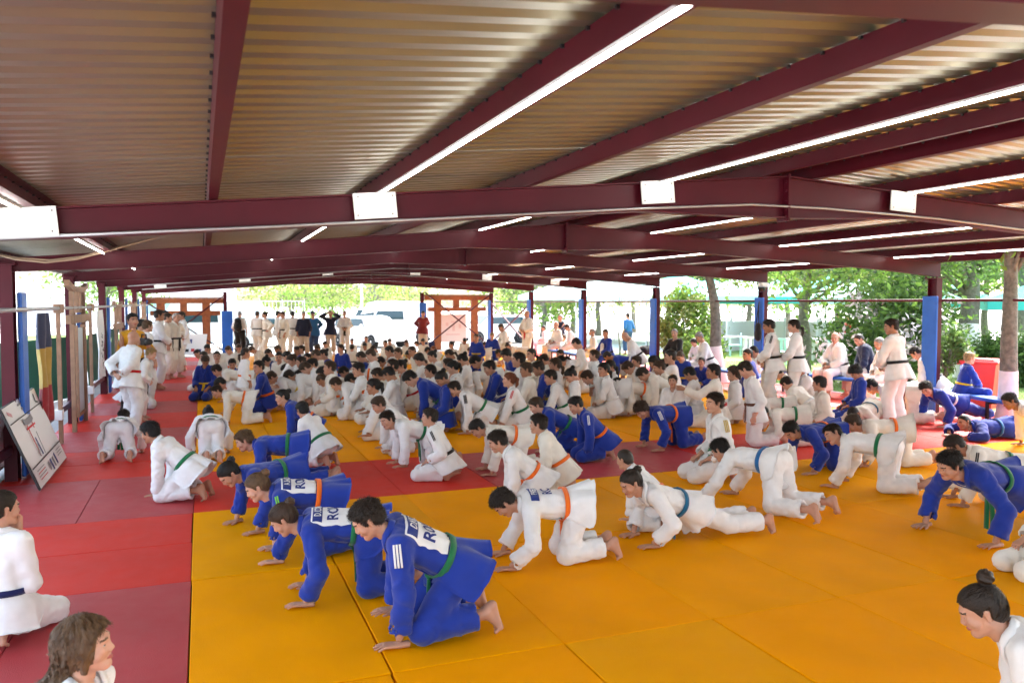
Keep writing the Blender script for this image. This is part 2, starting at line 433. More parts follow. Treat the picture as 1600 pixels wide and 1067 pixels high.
def seiza(ta=86, look=(0, 0), hands='thigh', tw=0, sp=.14, tuck=False, ls=0, tilt=0):
    J = dict(pel=V3(0, 0, .235), ta=ta, tw=tw, ls=ls); finish(J, look, tilt=tilt); kneel_legs(J, .40, sp, .07, tuck)
    place_hands(J, hands); return J
def kneelup(ta=86, look=(0, 0), hands='side', tw=0, kx=.03, tuck=True):
    J = dict(pel=V3(0, 0, .085 + math.sqrt(TH * TH - kx * kx)), ta=ta, tw=tw); finish(J, look); kneel_legs(J, kx, .14, .1, tuck)
    place_hands(J, hands); return J
def place_hands(J, hands):
    s, f, td = J['side'], J['front'], J['td']
    for sd, sg in (('L', 1), ('R', -1)):
        K = J.get('K' + sd, J['pel'] + V3(.4, sg * .14, 0)); S = J['S' + sd]; H = J['H' + sd]
        o = s * sg
        if hands == 'thigh': arm(J, sd, H + (K - H) * .62 + V3(0, sg * .01, .13), 'curl', unit(K - H) + V3(0, -sg * .35, -.15), (0, 0, 1), V3(-1, sg * .6, 0))
        elif hands == 'floor': arm(J, sd, V3(K[0] + .02, sg * .26, .06), 'flat', (1, -sg * .2, -.1), (0, 0, 1))
        elif hands == 'floorback': arm(J, sd, V3(H[0] - .12, sg * .3, .06), 'flat', (-.4, sg * .6, -.1), (0, 0, 1))
        elif hands == 'side': arm(J, sd, S - td * .5 + f * .1 + o * .06, 'curl', (-.0, -sg * .1, -1), o, -f + o * .3)
        elif hands == 'front': arm(J, sd, J['pel'] + td * .1 + f * .24 + o * .045, 'curl', unit(f * .3 - o - V3(0, 0, .6)), f, o - f * .4)
        elif hands == 'back': arm(J, sd, J['pel'] + td * .06 - f * .2 + o * .06, 'curl', unit(-o * 1 - V3(0, 0, .5)), -f, o - f * .4)
        elif hands == 'cross': arm(J, sd, J['pel'] + td * (.27 + .05 * sg) + f * .22 - o * .05, 'curl', unit(-o + V3(0, 0, .3)), f, o * .8 - td * .6)
        elif hands == 'up': arm(J, sd, J['head'] + f * .2 + o * .1 + V3(0, 0, .03), 'curl', unit(V3(0, 0, 1) - o * .8), -o + f * .2, o - td * .5)
        elif hands == 'cam': arm(J, sd, J['pel'] + td * .34 + f * .28 + o * .08, 'curl', f - o * .3, o, o * .5 - td)
        elif hands == 'reach': arm(J, sd, S + f * .5 + o * .02 - td * .12 + V3(0, 0, .12 * sg), 'curl', f + V3(0, 0, .3), o, o * .4 - td)
        elif hands == 'lap': arm(J, sd, J['pel'] + f * .3 + V3(0, 0, .12) + o * .05, 'curl', unit(f * .6 - o), V3(0, 0, 1), o - f * .3)
        elif hands == 'hips': arm(J, sd, H + td * .12 + o * .13, 'curl', unit(f * .6 - o * .5 - td * .4), o, o - f * .5)
        elif hands == 'chin': arm(J, sd, (J['head'] + J['HM'] @ V3(.1, 0, -.14)) if sg > 0 else J['pel'] + f * .25 + V3(0, 0, .1), 'curl', unit(V3(0, 0, 1) - f * .2), f, o * .3 - td)
def stand(ta=88, look=(0, 0), hands='side', tw=0, sp=.1, kneebend=.0, arch=0):
    J = dict(pel=V3(0, 0, .905), ta=ta, tw=tw, arch=arch); finish(J, look)
    for sd, sg in (('L', 1), ('R', -1)):
        leg(J, sd, V3(.02 * sg, sg * (sp + .02), .085), V3(1, 0, 0), 'flat', (1, sg * .25, 0), (0, 0, 1))
    place_hands(J, hands); return J
def bench(ta=82, look=(0, 0), hands='lap', seat=.44, sp=.16, tw=0, kx=.42):
    J = dict(pel=V3(0, 0, seat + .12), ta=ta, tw=tw); finish(J, look)
    for sd, sg in (('L', 1), ('R', -1)):
        leg(J, sd, V3(kx, sg * (sp + .02), .085), V3(1, sg * .1, .6), 'flat', (1, sg * .2, 0), (0, 0, 1))
    place_hands(J, hands); return J
def crossleg(ta=80, look=(0, 0), hands='lap', tw=0, seat=0.):
    J = dict(pel=V3(0, 0, .13 + seat), ta=ta, tw=tw); finish(J, look)
    for sd, sg in (('L', 1), ('R', -1)):
        K = J['H' + sd] + unit(V3(.75, sg * .62, -.02)) * TH
        A = K + unit(V3(-.35, -sg * .95, -.07)) * SH; A[2] = max(A[2], .07 + seat)
        J['K' + sd] = K; J['A' + sd] = A; J['foot' + sd] = ('flat', frame((.35, -sg, 0), (.2, sg * .3, 1)))
    place_hands(J, hands); return J
def plank(ta=16, look=(0, -30), hx=.05, hz=.42, hy=.24, tw=0, knee=0):
    J = dict(pel=V3(0, 0, hz), ta=ta, tw=tw); finish(J, look)
    for sd, sg in (('L', 1), ('R', -1)):
        ax = -math.sqrt((.838) ** 2 - (hz - .15) ** 2)
        leg(J, sd, V3(ax, sg * .12, .15), V3(0, 0, -1), 'tuck', (-.15, 0, -1), (1, 0, -.1))
        S = J['S' + sd]; arm(J, sd, V3(S[0] + hx, sg * hy, .05), 'flat', (1, -sg * .1, 0), (0, 0, 1), V3(-.5, sg * .6, 0))
    return J
def prone(look=(20, -5), ta=6):
    J = dict(pel=V3(0, 0, .14), ta=ta, tw=0); finish(J, look)
    for sd, sg in (('L', 1), ('R', -1)):
        leg(J, sd, V3(-.83, sg * .12, .09), V3(0, 0, -1), 'flat', (-1, 0, -.25), (.2, 0, -1))
        S = J['S' + sd]; arm(J, sd, V3(S[0] + .28, sg * .2, .05), 'flat', (1, -sg * .5, 0), (0, 0, 1), V3(-.3, sg, 0))
    return J
def bowfloor(look=(0, -80), ta=-6):
    J = dict(pel=V3(0, 0, .3), ta=ta, tw=0, arch=.06); finish(J, look); kneel_legs(J, .36, .15, .07, False)
    for sd, sg in (('L', 1), ('R', -1)):
        S = J['S' + sd]; arm(J, sd, V3(S[0] + .2, sg * .16, .05), 'flat', (1, -sg * .3, 0), (0, 0, 1), V3(-.3, sg, 0))
    return J
def lowplank(look=(0, 0), ta=24, kx=-.3):
    """hips low and forward, legs stretched behind, chest lifted on straight arms"""
    J = dict(pel=V3(0, 0, .3), ta=ta, tw=0); finish(J, look)
    for sd, sg in (('L', 1), ('R', -1)):
        leg(J, sd, V3(-.80, sg * .14, .13), V3(0, 0, -1), 'tuck', (-.15, 0, -1), (1, 0, -.1))
        S = J['S' + sd]; arm(J, sd, V3(S[0] + .04, sg * .2, .05), 'flat', (1, -sg * .1, 0), (0, 0, 1), V3(-.5, sg * .6, 0))
    return J
# ---------------------------------------------------------------- bodies and clothes from a pose
def body_geo(J, hs, lod):
    """skin: one figure, visible at head, neck, hands and feet"""
    n = J['front']
    def f(P):
        d = cone(P, J['pel'], J['che'], .085, .09, n, 1.2)
        d = smin(d, cone(P, J['SL'] - J['td'] * .02, J['SR'] - J['td'] * .02, .032, .032), .03)
        d = smin(d, cone(P, J['nb'] - J['td'] * .06 + n * .01, J['head'] + J['HM'] @ V3(-.03, 0, -.09), .062, .05), .03)
        d = smin(d, cone(P, J['HL'], J['HR'], .09, .09), .05)
        for s in 'LR':
            d = smin(d, cone(P, J['S' + s] - J['td'] * .01, J['E' + s], .036, .034), .015)
            d = smin(d, cone(P, J['E' + s], J['W' + s], .038, .0255), .01)
            d = smin(d, cone(P, J['H' + s], J['K' + s], .075, .052), .03)
            d = smin(d, cone(P, J['K' + s], J['A' + s], .052, .036), .015)
            m = (J['K' + s] * .7 + J['A' + s] * .3)
            d = smin(d, cone(P, m, J['K' + s] * .4 + J['A' + s] * .6, .055, .045), .03)
        return d
    pts = np.array([J[k] for k in ('pel', 'che', 'nb', 'SL', 'SR', 'EL', 'ER', 'WL', 'WR', 'KL', 'KR', 'AL', 'AR', 'head')])
    v, q = mesh_sdf(f, pts.min(0) - .12, pts.max(0) + .12, (.013, .017, .026)[lod])
    g = Geo().add(v, q)
    hv, hq, hm = tpl('head', lod)
    g.add((hv * hs) @ J['HM'].T + J['head'], hq, hm)
    for s, sg in (('L', 1), ('R', -1)):
        k, M = J['hand' + s]; v, q, m = tpl('hand_' + k, lod)
        # the thumb sits at +y in the template: right hand palm down has its thumb at +y
        mir = 1 if sg < 0 else -1
        v = v * V3(1, mir, 1); q = q if mir > 0 else q[:, ::-1]
        wr = J['W' + s] + (M @ V3(.0, 0, 0)); vv = (v * .96) @ M.T + wr
        if k == 'flat' and J['W' + s][2] < .08: vv[:, 2] = np.maximum(vv[:, 2] - (vv[:, 2].min() - .003), .002)
        g.add(vv, q)
        k, M = J['foot' + s]; v, q, m = tpl('foot_' + k, lod)
        v = v * V3(1, sg, 1); q = q if sg > 0 else q[:, ::-1]
        vv = v @ M.T + J['A' + s]
        lo = vv[:, 2].min()
        if lo < .004: vv[:, 2] = np.where(vv[:, 2] < .03, np.maximum(vv[:, 2], .004 + (vv[:, 2] - lo) * .12), vv[:, 2])
        g.add(vv, q)
    return g
def folds(P, seed, amp, wl=.13):
    """narrow pulled folds running in a few directions"""
    rs = np.random.RandomState(seed + 77); o = np.zeros(len(P)); w0 = wob(P, seed + 5, .3, 3)
    for i in range(3):
        d = unit(rs.normal(size=3)); s = np.sin(P @ d * np.pi / (wl * rs.uniform(.8, 1.5)) + 2.6 * w0 + rs.uniform(0, 6.28))
        o += np.exp(-s * s * 12) * np.clip(.2 + np.sin(P @ unit(rs.normal(size=3)) * 9 + rs.uniform(0, 6.28)), 0, 1)
    return .8 * amp * np.minimum(o, 1.1)
def pleats(P, J, seed, amp=.006):
    c = J['pel'] + J['td'] * .128; q = P - c; t = q @ J['td']; an = np.arctan2(q @ J['side'], q @ J['front'])
    return amp * np.sin(11 * an + seed + 2 * np.sin(3 * an + seed)) * np.exp(-np.abs(t) / .1)
def crease(P, a, b, seed, n=3.0, amp=.008):
    """rings of soft creases around a limb, denser towards its far end"""
    a = np.asarray(a); ba = b - a; L = np.linalg.norm(ba); u = ba / L
    t = ((P - a) @ u) / L
    r = P - a - np.outer((P - a) @ u, u)
    x = unit(np.cross(u, V3(.3, .5, .8))); y = np.cross(u, x)
    an = np.arctan2(r @ y, r @ x)
    w = np.sin(2 * np.pi * (n * t + .32 * np.sin(an + seed) + .2 * np.sin(2 * an + seed * 2) + .35 * wob(P, seed + 3, .22)))
    return .6 * amp * (w ** 3 * .6 + w * .4) * np.clip(.35 + .8 * np.clip(t, 0, 1), 0, 1.1)
def torso_f(J, o=0., fat=1.0):
    n = J['front']; ps = J['ps']; s = J['side']; td = J['td']
    def f(P):
        a = .124 * fat + o
        d = cone(P, J['che'] - s * .045 - td * .02, J['pel'] + td * .06 - ps * .05, a - .006, a - .004, n, 1.12)
        d = smin(d, cone(P, J['che'] + s * .045 - td * .02, J['pel'] + td * .06 + ps * .05, a - .006, a - .004, n, 1.12), .04)
        d = smin(d, cone(P, J['mid'], J['pel'] - n * .01, a - .005, a + .012, n, 1.1), .05)
        d = smin(d, cone(P, J['SL'] - s * .035 - td * .012, J['SR'] + s * .035 - td * .012, .062 + o, .062 + o, n, .95), .05)
        d = smin(d, cone(P, J['nb'] - td * .045, J['nb'] - td * .015, .075 + o, .058 + o), .04)
        return d
    return f
def trous_f(J, seed=0, fat=1.0, fold=1.0):
    def f(P):
        d = cone(P, J['HL'], J['HR'], .118 * fat, .118 * fat)
        d = smin(d, cone(P, J['pel'], J['pel'] + J['td'] * .14, .12 * fat, .108 * fat, J['front'], 1.12), .04)
        for i, s in enumerate('LR'):
            H, K, A = J['H' + s], J['K' + s], J['A' + s]
            c1 = fold * crease(P, H, K, seed + i, 2.6, .008) if fold else 0; c2 = fold * crease(P, K, A, seed + 5 + i, 3.2, .010) if fold else 0
            kn = smin(cone(P, H, K, .112, .088) + c1, cone(P, K, A, .088, .093) + c2, .03)
            u = unit(A - K); cut = (P - (K + (A - K) * .84)) @ u
            fl = cone(P, K + (A - K) * .79, A + u * .3, .06, .068)
            kn = np.maximum(np.maximum(kn, cut), -fl)
            d = smin(d, kn, .035)
        if fold: d = d + folds(P, seed, .010, .1)
        fl = .006 - P[:, 2]
        return np.maximum(d, fl)
    return f
def jacket_geo(J, lod, seed, fat=1.0, arms=True, slv=.86, skirt=True, fold=1.0, vneck=True):
    tf = torso_f(J, 0, fat); n = J['front']; td = J['td']; s = J['side']
    nd = unit(J['head'] - J['nb']); res = (.0135, .019, .03)[lod]
    def f(P):
        d = tf(P) + fold * (.006 * wob(P, seed, .16) + .0045 * (1 - np.abs(wob(P, seed + 9, .22, 3)) * 2.5)) + pleats(P, J, seed)
        for i, (k, sg) in enumerate((('L', 1), ('R', -1))):
            S, E, W = J['S' + k], J['E' + k], J['W' + k]
            a = cone(P, S - s * sg * .02 - td * .01, E, .079, .067) + fold * crease(P, S, E, seed + i, 2.2, .009)
            u = unit(W - E); cu = E + (W - E) * slv
            b = cone(P, E, W, .067, .078) + fold * crease(P, E, W, seed + 3 + i, 2.6, .008)
            a = smin(a, b, .025)
            a = np.maximum(a, (P - cu) @ u)
            a = np.maximum(a, -cone(P, cu - u * .025, W + u * .3, .052, .06))
            d = smin(d, a, .032)
        if lod < 2: d = d + folds(P, seed, .012, .11)
        # neck opening
        d = np.maximum(d, -cone(P, J['nb'] - td * .03 + n * .012, J['nb'] + nd * .25, .056, .075))
        if vneck and lod < 2:
            d = np.maximum(d, -cone(P, J['nb'] - td * .01 + n * .07, J['nb'] - td * .13 + n * .15, .042, .004))
        # open underside below the belt
        d = np.maximum(d, -(P - (J['pel'] + td * .03)) @ td)
        return d
    keys = ('pel', 'che', 'nb', 'SL', 'SR', 'EL', 'ER', 'WL', 'WR')
    pts = np.array([J[k] for k in keys])
    v, q = mesh_sdf(f, pts.min(0) - .15, pts.max(0) + .15, res)
    v[:, 2] = np.maximum(v[:, 2], .012)
    g = Geo().add(v, q)
    if skirt: g.add(*skirt_geo(J, lod, seed, fat))
    return g
def ring_r(J, f, c, th, far=.3):
    """outer radius of f round centre c in the plane across the torso"""
    n, s = J['front'], J['side']; D = np.outer(np.cos(th), n) + np.outer(np.sin(th), s)
    rr = np.linspace(.05, far, 45); P = (c + D[:, None, :] * rr[None, :, None]).reshape(-1, 3)
    F = f(P).reshape(len(th), -1); k = F.shape[1] - 1 - np.argmax((F < 0)[:, ::-1], 1)
    return D, rr[np.minimum(k, len(rr) - 1)] + .004
def skirt_geo(J, lod, seed, fat):
    n, s, td = J['front'], J['side'], J['td']; tro = trous_f(J, seed, fat, .0); tf = torso_f(J, 0, fat)
    m = (40, 26, 16)[lod]; rows = (9, 6, 4)[lod]; L = .27
    th = np.linspace(.0, 2 * np.pi, m, endpoint=False) + .0
    c = J['pel'] + td * .125
    D, r0 = ring_r(J, tf, c, th)
    P = c + D * r0[:, None]; out = [P]
    back = -np.cos(th)      # 1 at the back, -1 in front
    rs = np.random.RandomState(seed); ph = rs.uniform(0, 6.28, 3)
    drp = .75 if td[2] > .6 else .42
    for i in range(1, rows + 1):
        t = i / rows
        dirn = -td[None, :] * (1 - drp * t * (.4 if td[2] < .5 else 0)) + V3(0, 0, -1)[None, :] * (drp * t * np.clip(.35 - back * .65, .05, 1))[:, None] + D * (.2 + .09 * np.sin(th * 3 + ph[0]) + .10 * np.sin(th * 7 + ph[1]) + .05 * np.sin(th * 13 + ph[2]))[:, None]
        dirn /= np.linalg.norm(dirn, axis=1)[:, None]
        ln = L / rows * (1 + .12 * np.cos(th * 2 + ph[2]) * t)
        P = P + dirn * ln[:, None]
        for _ in range(2):
            d = tro(P); g_ = grad(tro, P); k = np.maximum(.012 - d, 0); P = P + g_ * np.minimum(k, .05)[:, None]
        P[:, 2] = np.maximum(P[:, 2], .02)
        out.append(P)
    V = np.concatenate(out); nr = rows + 1; F = []
    # open at the front: the panel edges lap over each other
    for i in range(rows):
        for j in range(m):
            F.append((i * m + j, (i + 1) * m + j, (i + 1) * m + (j + 1) % m, i * m + (j + 1) % m))
    F = np.array(F)[:, ::-1]
    # normals for thickness
    vn = np.zeros_like(V); fn = np.cross(V[F[:, 1]] - V[F[:, 0]], V[F[:, 2]] - V[F[:, 0]])
    for k in range(4): np.add.at(vn, F[:, k], fn)
    vn /= np.maximum(np.linalg.norm(vn, axis=1), 1e-9)[:, None]
    cen = V.mean(0)
    if ((V - cen) * vn).sum() < 0: F = F[:, ::-1]; vn = -vn
    N = len(V); V2 = np.concatenate([V + vn * .004, V - vn * .004]); F2 = np.concatenate([F, F[:, ::-1] + N])
    rim = [(rows * m + j, rows * m + (j + 1) % m, N + rows * m + (j + 1) % m, N + rows * m + j) for j in range(m)]
    return V2, np.concatenate([F2, np.array(rim)])
def belt_geo(J, lod, seed, fat):
    n, s, td = J['front'], J['side'], J['td']; tf = torso_f(J, .004, fat); tro = trous_f(J, seed, fat, 0)
    m = (44, 28, 16)[lod]; th = np.linspace(0, 2 * np.pi, m, endpoint=False); c = J['pel'] + td * .128
    D, r = ring_r(J, tf, c, th)
    g = Geo(); P = c + D * (r + .006)[:, None]
    g.add(*strip(P, np.tile(td * .021, (m, 1)) * (1 + 0 * th)[:, None], D, .007, True))
    kn = c + n * (ring_r(J, tf, c, np.array([0.]))[1][0] + .022)
    if lod < 2:
        v, q = mesh_sdf(lambda X: smin(cone(X, kn - s * .02, kn + s * .02, .017, .017), cone(X, kn - td * .015, kn + td * .012, .016, .016), .01), kn - .04, kn + .04, .008)
        g.add(v, q)
    rs = np.random.RandomState(seed)
    for sg in (-1, 1):
        p = kn.copy(); pts = [p]; d = unit(s * sg * .5 - td * .6 + V3(0, 0, -.5))
        L = rs.uniform(.24, .32); k = 9
        for i in range(k):
            d = unit(d * .7 + V3(0, 0, -1) * .45)
            p = p + d * L / k
            q = p[None, :]
            for _ in range(2):
                dd = tro(q); q = q + grad(tro, q) * np.maximum(.03 - dd, 0)[:, None]
            p = q[0]; p[2] = max(p[2], .012); pts.append(p)
        pts = np.array(pts); t = np.gradient(pts, axis=0); t /= np.maximum(np.linalg.norm(t, axis=1), 1e-9)[:, None]
        w = s - (t @ s)[:, None] * t; w /= np.maximum(np.linalg.norm(w, axis=1), 1e-9)[:, None]
        g.add(*strip(pts, w * .0205, np.cross(t, w) * 1.0, .006))
    return g
def collar_geo(J, lod, fat):
    """lapel band: nape, over the collar bones, crossing at the belt"""
    n, s, td = J['front'], J['side'], J['td']; tf = torso_f(J, .004, fat)
    nb = J['nb']; g = Geo(); N = (17, 11, 7)[lod]
    for sg in (-1, 1):
        ctl = [nb - n * .072 + td * .012, nb + s * sg * .05 - n * .045 + td * .012, nb + s * sg * .078 + n * .015 - td * .005, nb + s * sg * .06 + n * .1 - td * .06,
               nb + s * sg * .025 + n * .15 - td * .14, nb - s * sg * .02 + n * .16 - td * .24, nb - s * sg * .035 + n * .16 - td * .37]
        ctl = np.array(ctl); tt = np.linspace(0, len(ctl) - 1.001, N); i0 = tt.astype(int); fr = tt - i0
        P = ctl[i0] * (1 - fr)[:, None] + ctl[i0 + 1] * fr[:, None]
        for _ in range(3):
            gr = grad(tf, P); dd = tf(P) - (.004 + .003 * (sg > 0))
            wgt = np.clip((tt - 1.2) / 1.0, 0, 1)
            P = P - gr * (dd * wgt)[:, None]
        gr = grad(tf, P)
        up = np.clip(1 - (tt) / 2.2, 0, 1)
        t = np.gradient(P, axis=0); t /= np.linalg.norm(t, axis=1)[:, None]
        nr = unit(0 * n) + gr
        out = P - (nb - td * .02); out -= np.outer(out @ td, td); out /= np.maximum(np.linalg.norm(out, axis=1), 1e-9)[:, None]
        nr = nr * (1 - up)[:, None] + out * up[:, None]; nr -= (nr * t).sum(1)[:, None] * t; nr /= np.linalg.norm(nr, axis=1)[:, None]
        w = np.cross(nr, t); g.add(*strip(P + nr * .001, w * (.021), nr, .006))
    return g
def back_frame(J, fat, seed=0):
    """maps patch coordinates (u across to the wearer's right, v down the back) onto the back of the jacket"""
    n, s, td = J['front'], J['side'], J['td']; tf = torso_f(J, 0, fat)
    def put(uv, lift):
        uv = np.asarray(uv, float)
        o = J['nb'] - td * .06 - np.outer(uv[:, 1], td) - np.outer(uv[:, 0], s)
        rr = np.linspace(.3, 0, 61); P = (o[:, None, :] - n[None, None, :] * rr[None, :, None]).reshape(-1, 3)
        F = (tf(P) + .006 * wob(P, seed, .16) + .0045 * (1 - np.abs(wob(P, seed + 9, .22, 3)) * 2.5) + pleats(P, J, seed)).reshape(len(uv), -1)
        k = np.argmax(F < .0, 1); miss = (k == 0); k = np.where(miss, 52, k); f1 = F[np.arange(len(uv)), k]; f0 = F[np.arange(len(uv)), k - 1]
        t = np.where(miss, .5, f0 / np.maximum(f0 - f1, 1e-9)); r = rr[k - 1] + (rr[k] - rr[k - 1]) * np.clip(t, 0, 1)
        return o - n * (r + lift)[:, None]
    return put
def grid_patch(put, u0, u1, v0, v1, lift, nu=10, nv=10, top=None):
    U, Vv = np.meshgrid(np.linspace(u0, u1, nu), np.linspace(v0, v1, nv)); uv = np.stack([U.ravel(), Vv.ravel()], 1)
    if top is not None: uv = top(uv)
    V = put(uv, lift); F = np.array([(i * nu + j, i * nu + j + 1, (i + 1) * nu + j + 1, (i + 1) * nu + j) for i in range(nv - 1) for j in range(nu - 1)])
    W = put(uv, lift - .0035); n = len(V); F = F
    ed = [(j, j + 1) for j in range(nu - 1)] + [((nv - 1) * nu + j + 1, (nv - 1) * nu + j) for j in range(nu - 1)] + [((i + 1) * nu, i * nu) for i in range(nv - 1)] + [(i * nu + nu - 1, (i + 1) * nu + nu - 1) for i in range(nv - 1)]
    S = np.array([(b, a, a + n, b + n) for a, b in ed])
    return np.concatenate([V, W]), np.concatenate([F, S])
def text_tris(txt, size, bold=.0, shear=0., spacing=1.0):
    cu = bpy.data.curves.new('t', 'FONT'); cu.body = txt; cu.size = size; cu.align_x = 'CENTER'; cu.offset = bold; cu.resolution_u = 2; cu.shear = shear; cu.space_character = spacing
    o = bpy.data.objects.new('t', cu); C.objects.link(o)
    bpy.context.view_layer.update()
    me = o.to_mesh(); me.calc_loop_triangles()
    v = np.zeros(len(me.vertices) * 3); me.vertices.foreach_get('co', v); f = np.zeros(len(me.loop_triangles) * 3, int); me.loop_triangles.foreach_get('vertices', f)
    v = v.reshape(-1, 3).copy(); f = f.reshape(-1, 3).copy(); o.to_mesh_clear(); bpy.data.objects.remove(o); bpy.data.curves.remove(cu)
    return v[:, :2], f
# ---------------------------------------------------------------- people
WHITE = cloth('white_cotton', (.80, .80, .80)); CREAM = cloth('cream_cotton', (.80, .77, .70)); BLUE = cloth('blue_cotton', (.012, .038, .30)); NAVYG = cloth('navy_cotton', (.015, .025, .12))
GI = dict(w=WHITE, c=CREAM, b=BLUE, n=NAVYG, y=cloth('yellow_knit', (.75, .38, .02)), d=cloth('dark_navy_knit', (.012, .018, .05)), k=cloth('black_cloth', (.012, .012, .014)), j=cloth('denim', (.04, .08, .2)), m=cloth('maroon_knit', (.16, .02, .03)), g=cloth('grey_cloth', (.3, .3, .32)), t=cloth('tan_trousers', (.55, .48, .42)), a=cloth('azure_polo', (.03, .15, .4)), r=cloth('red_cloth', (.5, .02, .02)))
BELT = {k: cloth('belt_' + k, c, 300, .1) for k, c in dict(green=(.012, .16, .06), orange=(.85, .16, .012), black=(.01, .01, .012), yellow=(.75, .5, .02), red=(.5, .01, .015), blue=(.02, .13, .35), brown=(.14, .045, .02), navy=(.01, .014, .09), white=(.75, .75, .75), teal=(.01, .12, .24)).items()}
def skin_mat(name, c):
    m = new_mat(name, c, .5, bump=(90, .15, .002), noise=(14, .07)); b = m.node_tree.nodes['Principled BSDF']
    b.inputs['Subsurface Weight'].default_value = .12; b.inputs['Subsurface Radius'].default_value = (.012, .005, .003); b.inputs['Subsurface Scale'].default_value = 1
    return m
SKIN = [skin_mat('skin_fair', (.62, .34, .24)), skin_mat('skin_light', (.52, .27, .18)), skin_mat('skin_tan', (.40, .19, .11)), skin_mat('skin_olive', (.30, .14, .08))]
LIP = new_mat('lip', (.36, .1, .09), .45); EYEW = new_mat('eye_white', (.5, .48, .46), .2); IRIS = new_mat('iris', (.03, .015, .01), .15)
def hair_mat(name, c):
    m = new_mat(name, c, .45, noise=(30, .3), spec=.4, bump=(260, .5, .004)); return m
HCOL = dict(k=hair_mat('hair_black', (.008, .006, .005)), d=hair_mat('hair_dark_brown', (.02, .011, .006)), b=hair_mat('hair_brown', (.05, .026, .013)), l=hair_mat('hair_light_brown', (.12, .065, .03)), f=hair_mat('hair_blond', (.38, .24, .1)), r=hair_mat('hair_red', (.17, .045, .015)), g=hair_mat('hair_grey', (.25, .24, .23)))
PATCHW = cloth('patch_white', (.8, .8, .8), 500, .1); PATCHB = cloth('patch_blue', (.012, .03, .2), 500, .1); INK = new_mat('print_navy', (.015, .03, .2), .7); INKW = new_mat('print_white', (.8, .8, .8), .7); INKK = new_mat('print_black', (.02, .02, .025), .7); GOLD = new_mat('stripe_gold', (.6, .42, .12), .6); INKR = new_mat('print_red', (.6, .03, .04), .7); INKG = new_mat('print_lime', (.2, .6, .08), .7)
LOGO = dict(w=INKW, k=INKK, g=GOLD, r=INKR, n=INK, l=INKG)
MC = {}
def newobj(name, me, mats, parent=None, own=True):
    while len(me.materials) < len(mats): me.materials.append(mats[len(me.materials)])
    o = bpy.data.objects.new(name, me); C.objects.link(o); o.parent = parent
    if own:
        for i, m in enumerate(mats):
            o.material_slots[i].link = 'OBJECT'; o.material_slots[i].material = m
    return o
def meshes(key, pose, lod, hs, fat, seed, slv, kind='gi'):
    k = (key, lod, hs, fat, seed, slv, kind)
    if k in MC: return MC[k]
    J = pose; r = {'J': J}
    r['body'] = body_geo(J, hs, lod).mesh('body')
    if kind == 'gi':
        r['jacket'] = jacket_geo(J, lod, seed, fat, slv=slv).mesh('jacket')
        r['belt'] = belt_geo(J, lod, seed, fat).mesh('belt')
        if lod < 2: r['collar'] = collar_geo(J, lod, fat).mesh('collar')
    else:
        r['jacket'] = jacket_geo(J, lod, seed, fat, slv=slv, skirt=(kind == 'coat'), vneck=False).mesh('jacket')
    tf = trous_f(J, seed, fat)
    pts = np.array([J[q] for q in ('pel', 'HL', 'HR', 'KL', 'KR', 'AL', 'AR')])
    g = Geo().add(*mesh_sdf(tf, pts.min(0) - .15, pts.max(0) + .15, (.0135, .02, .03)[lod])); r['trousers'] = g.mesh('trousers')
    MC[k] = r
    return r
def ray_px(px, py):
    u = (px - 800) / FPX; v = (533.5 - py) / FPX
    fw = math.cos(PIT) + v * math.sin(PIT); up = -math.sin(PIT) + v * math.cos(PIT)
    return u * math.cos(YAW) + fw * math.sin(YAW), -u * math.sin(YAW) + fw * math.cos(YAW), up
def at(px, py, z=0.):
    """world point at height z seen at photo pixel px, py"""
    a, b, c = ray_px(px, py); t = (z - CH) / c
    return a * t, b * t
PEOPLE = []
def person(key, pose, anchor, yaw, H=1.5, gi='w', belt='green', hair='short', hc='d', skin=1, lod=1, label='', group=None, hs=None, fat=1.0, seed=1, slv=.86, tr=None, kind='gi', cat='person', z0=0., xy=None, mir=False, patch=None):
    """anchor = (pose point, photo x, photo y): the pose point stands where the photo shows it"""
    s = H / 1.7
    if hs is None: hs = .925 + max(0, (1.72 - H)) * .2
    hs = round(hs * 20) / 20 if lod == 2 else hs
    r = meshes(key, pose, lod, hs, fat, seed, slv, kind); J = r['J']
    if xy is None:
        nm, px, py = anchor
        p = J['head'] + J['HM'] @ V3(0, 0, .0) if nm == 'head' else J[nm].copy()
        zz = p[2] * s + z0
        if nm[0] in 'WKA': zz = max(zz, 0.04)
        X, Y = at(px, py, zz); a = math.radians(yaw)
        ox = (p[0] * math.cos(a) - p[1] * math.sin(a)) * s; oy = (p[0] * math.sin(a) + p[1] * math.cos(a)) * s
        xy = (X - ox, Y - oy)
    e = bpy.data.objects.new('person', None); C.objects.link(e); e.empty_display_size = .2
    e.location = (xy[0], xy[1], z0); e.rotation_euler = (0, 0, math.radians(yaw)); e.scale = (s, s, s)
    e['label'] = label; e['category'] = cat
    if group: e['group'] = group
    g = GI[gi] if isinstance(gi, str) else gi; t = GI[tr] if tr else g
    newobj('body', r['body'], [SKIN[skin], LIP, EYEW, IRIS, HCOL[hc]], e)
    if hair != 'bald':
        h = newobj('hair', hair_mesh(hair, lod), [HCOL[hc]], e); M = J['HM'] * hs
        h.matrix_local = Matrix([(*M[i], J['head'][i]) for i in range(3)] + [(0, 0, 0, 1)])
    newobj('jacket', r['jacket'], [g], e); newobj('trousers', r['trousers'], [t], e)
    if kind == 'gi':
        newobj('belt', r['belt'], [BELT[belt]], e)
        if 'collar' in r: newobj('collar', r['collar'], [g], e)
    if patch: patch(e, J, fat, seed)
    PEOPLE.append(e)
    return e
from mathutils import Matrix, Vector
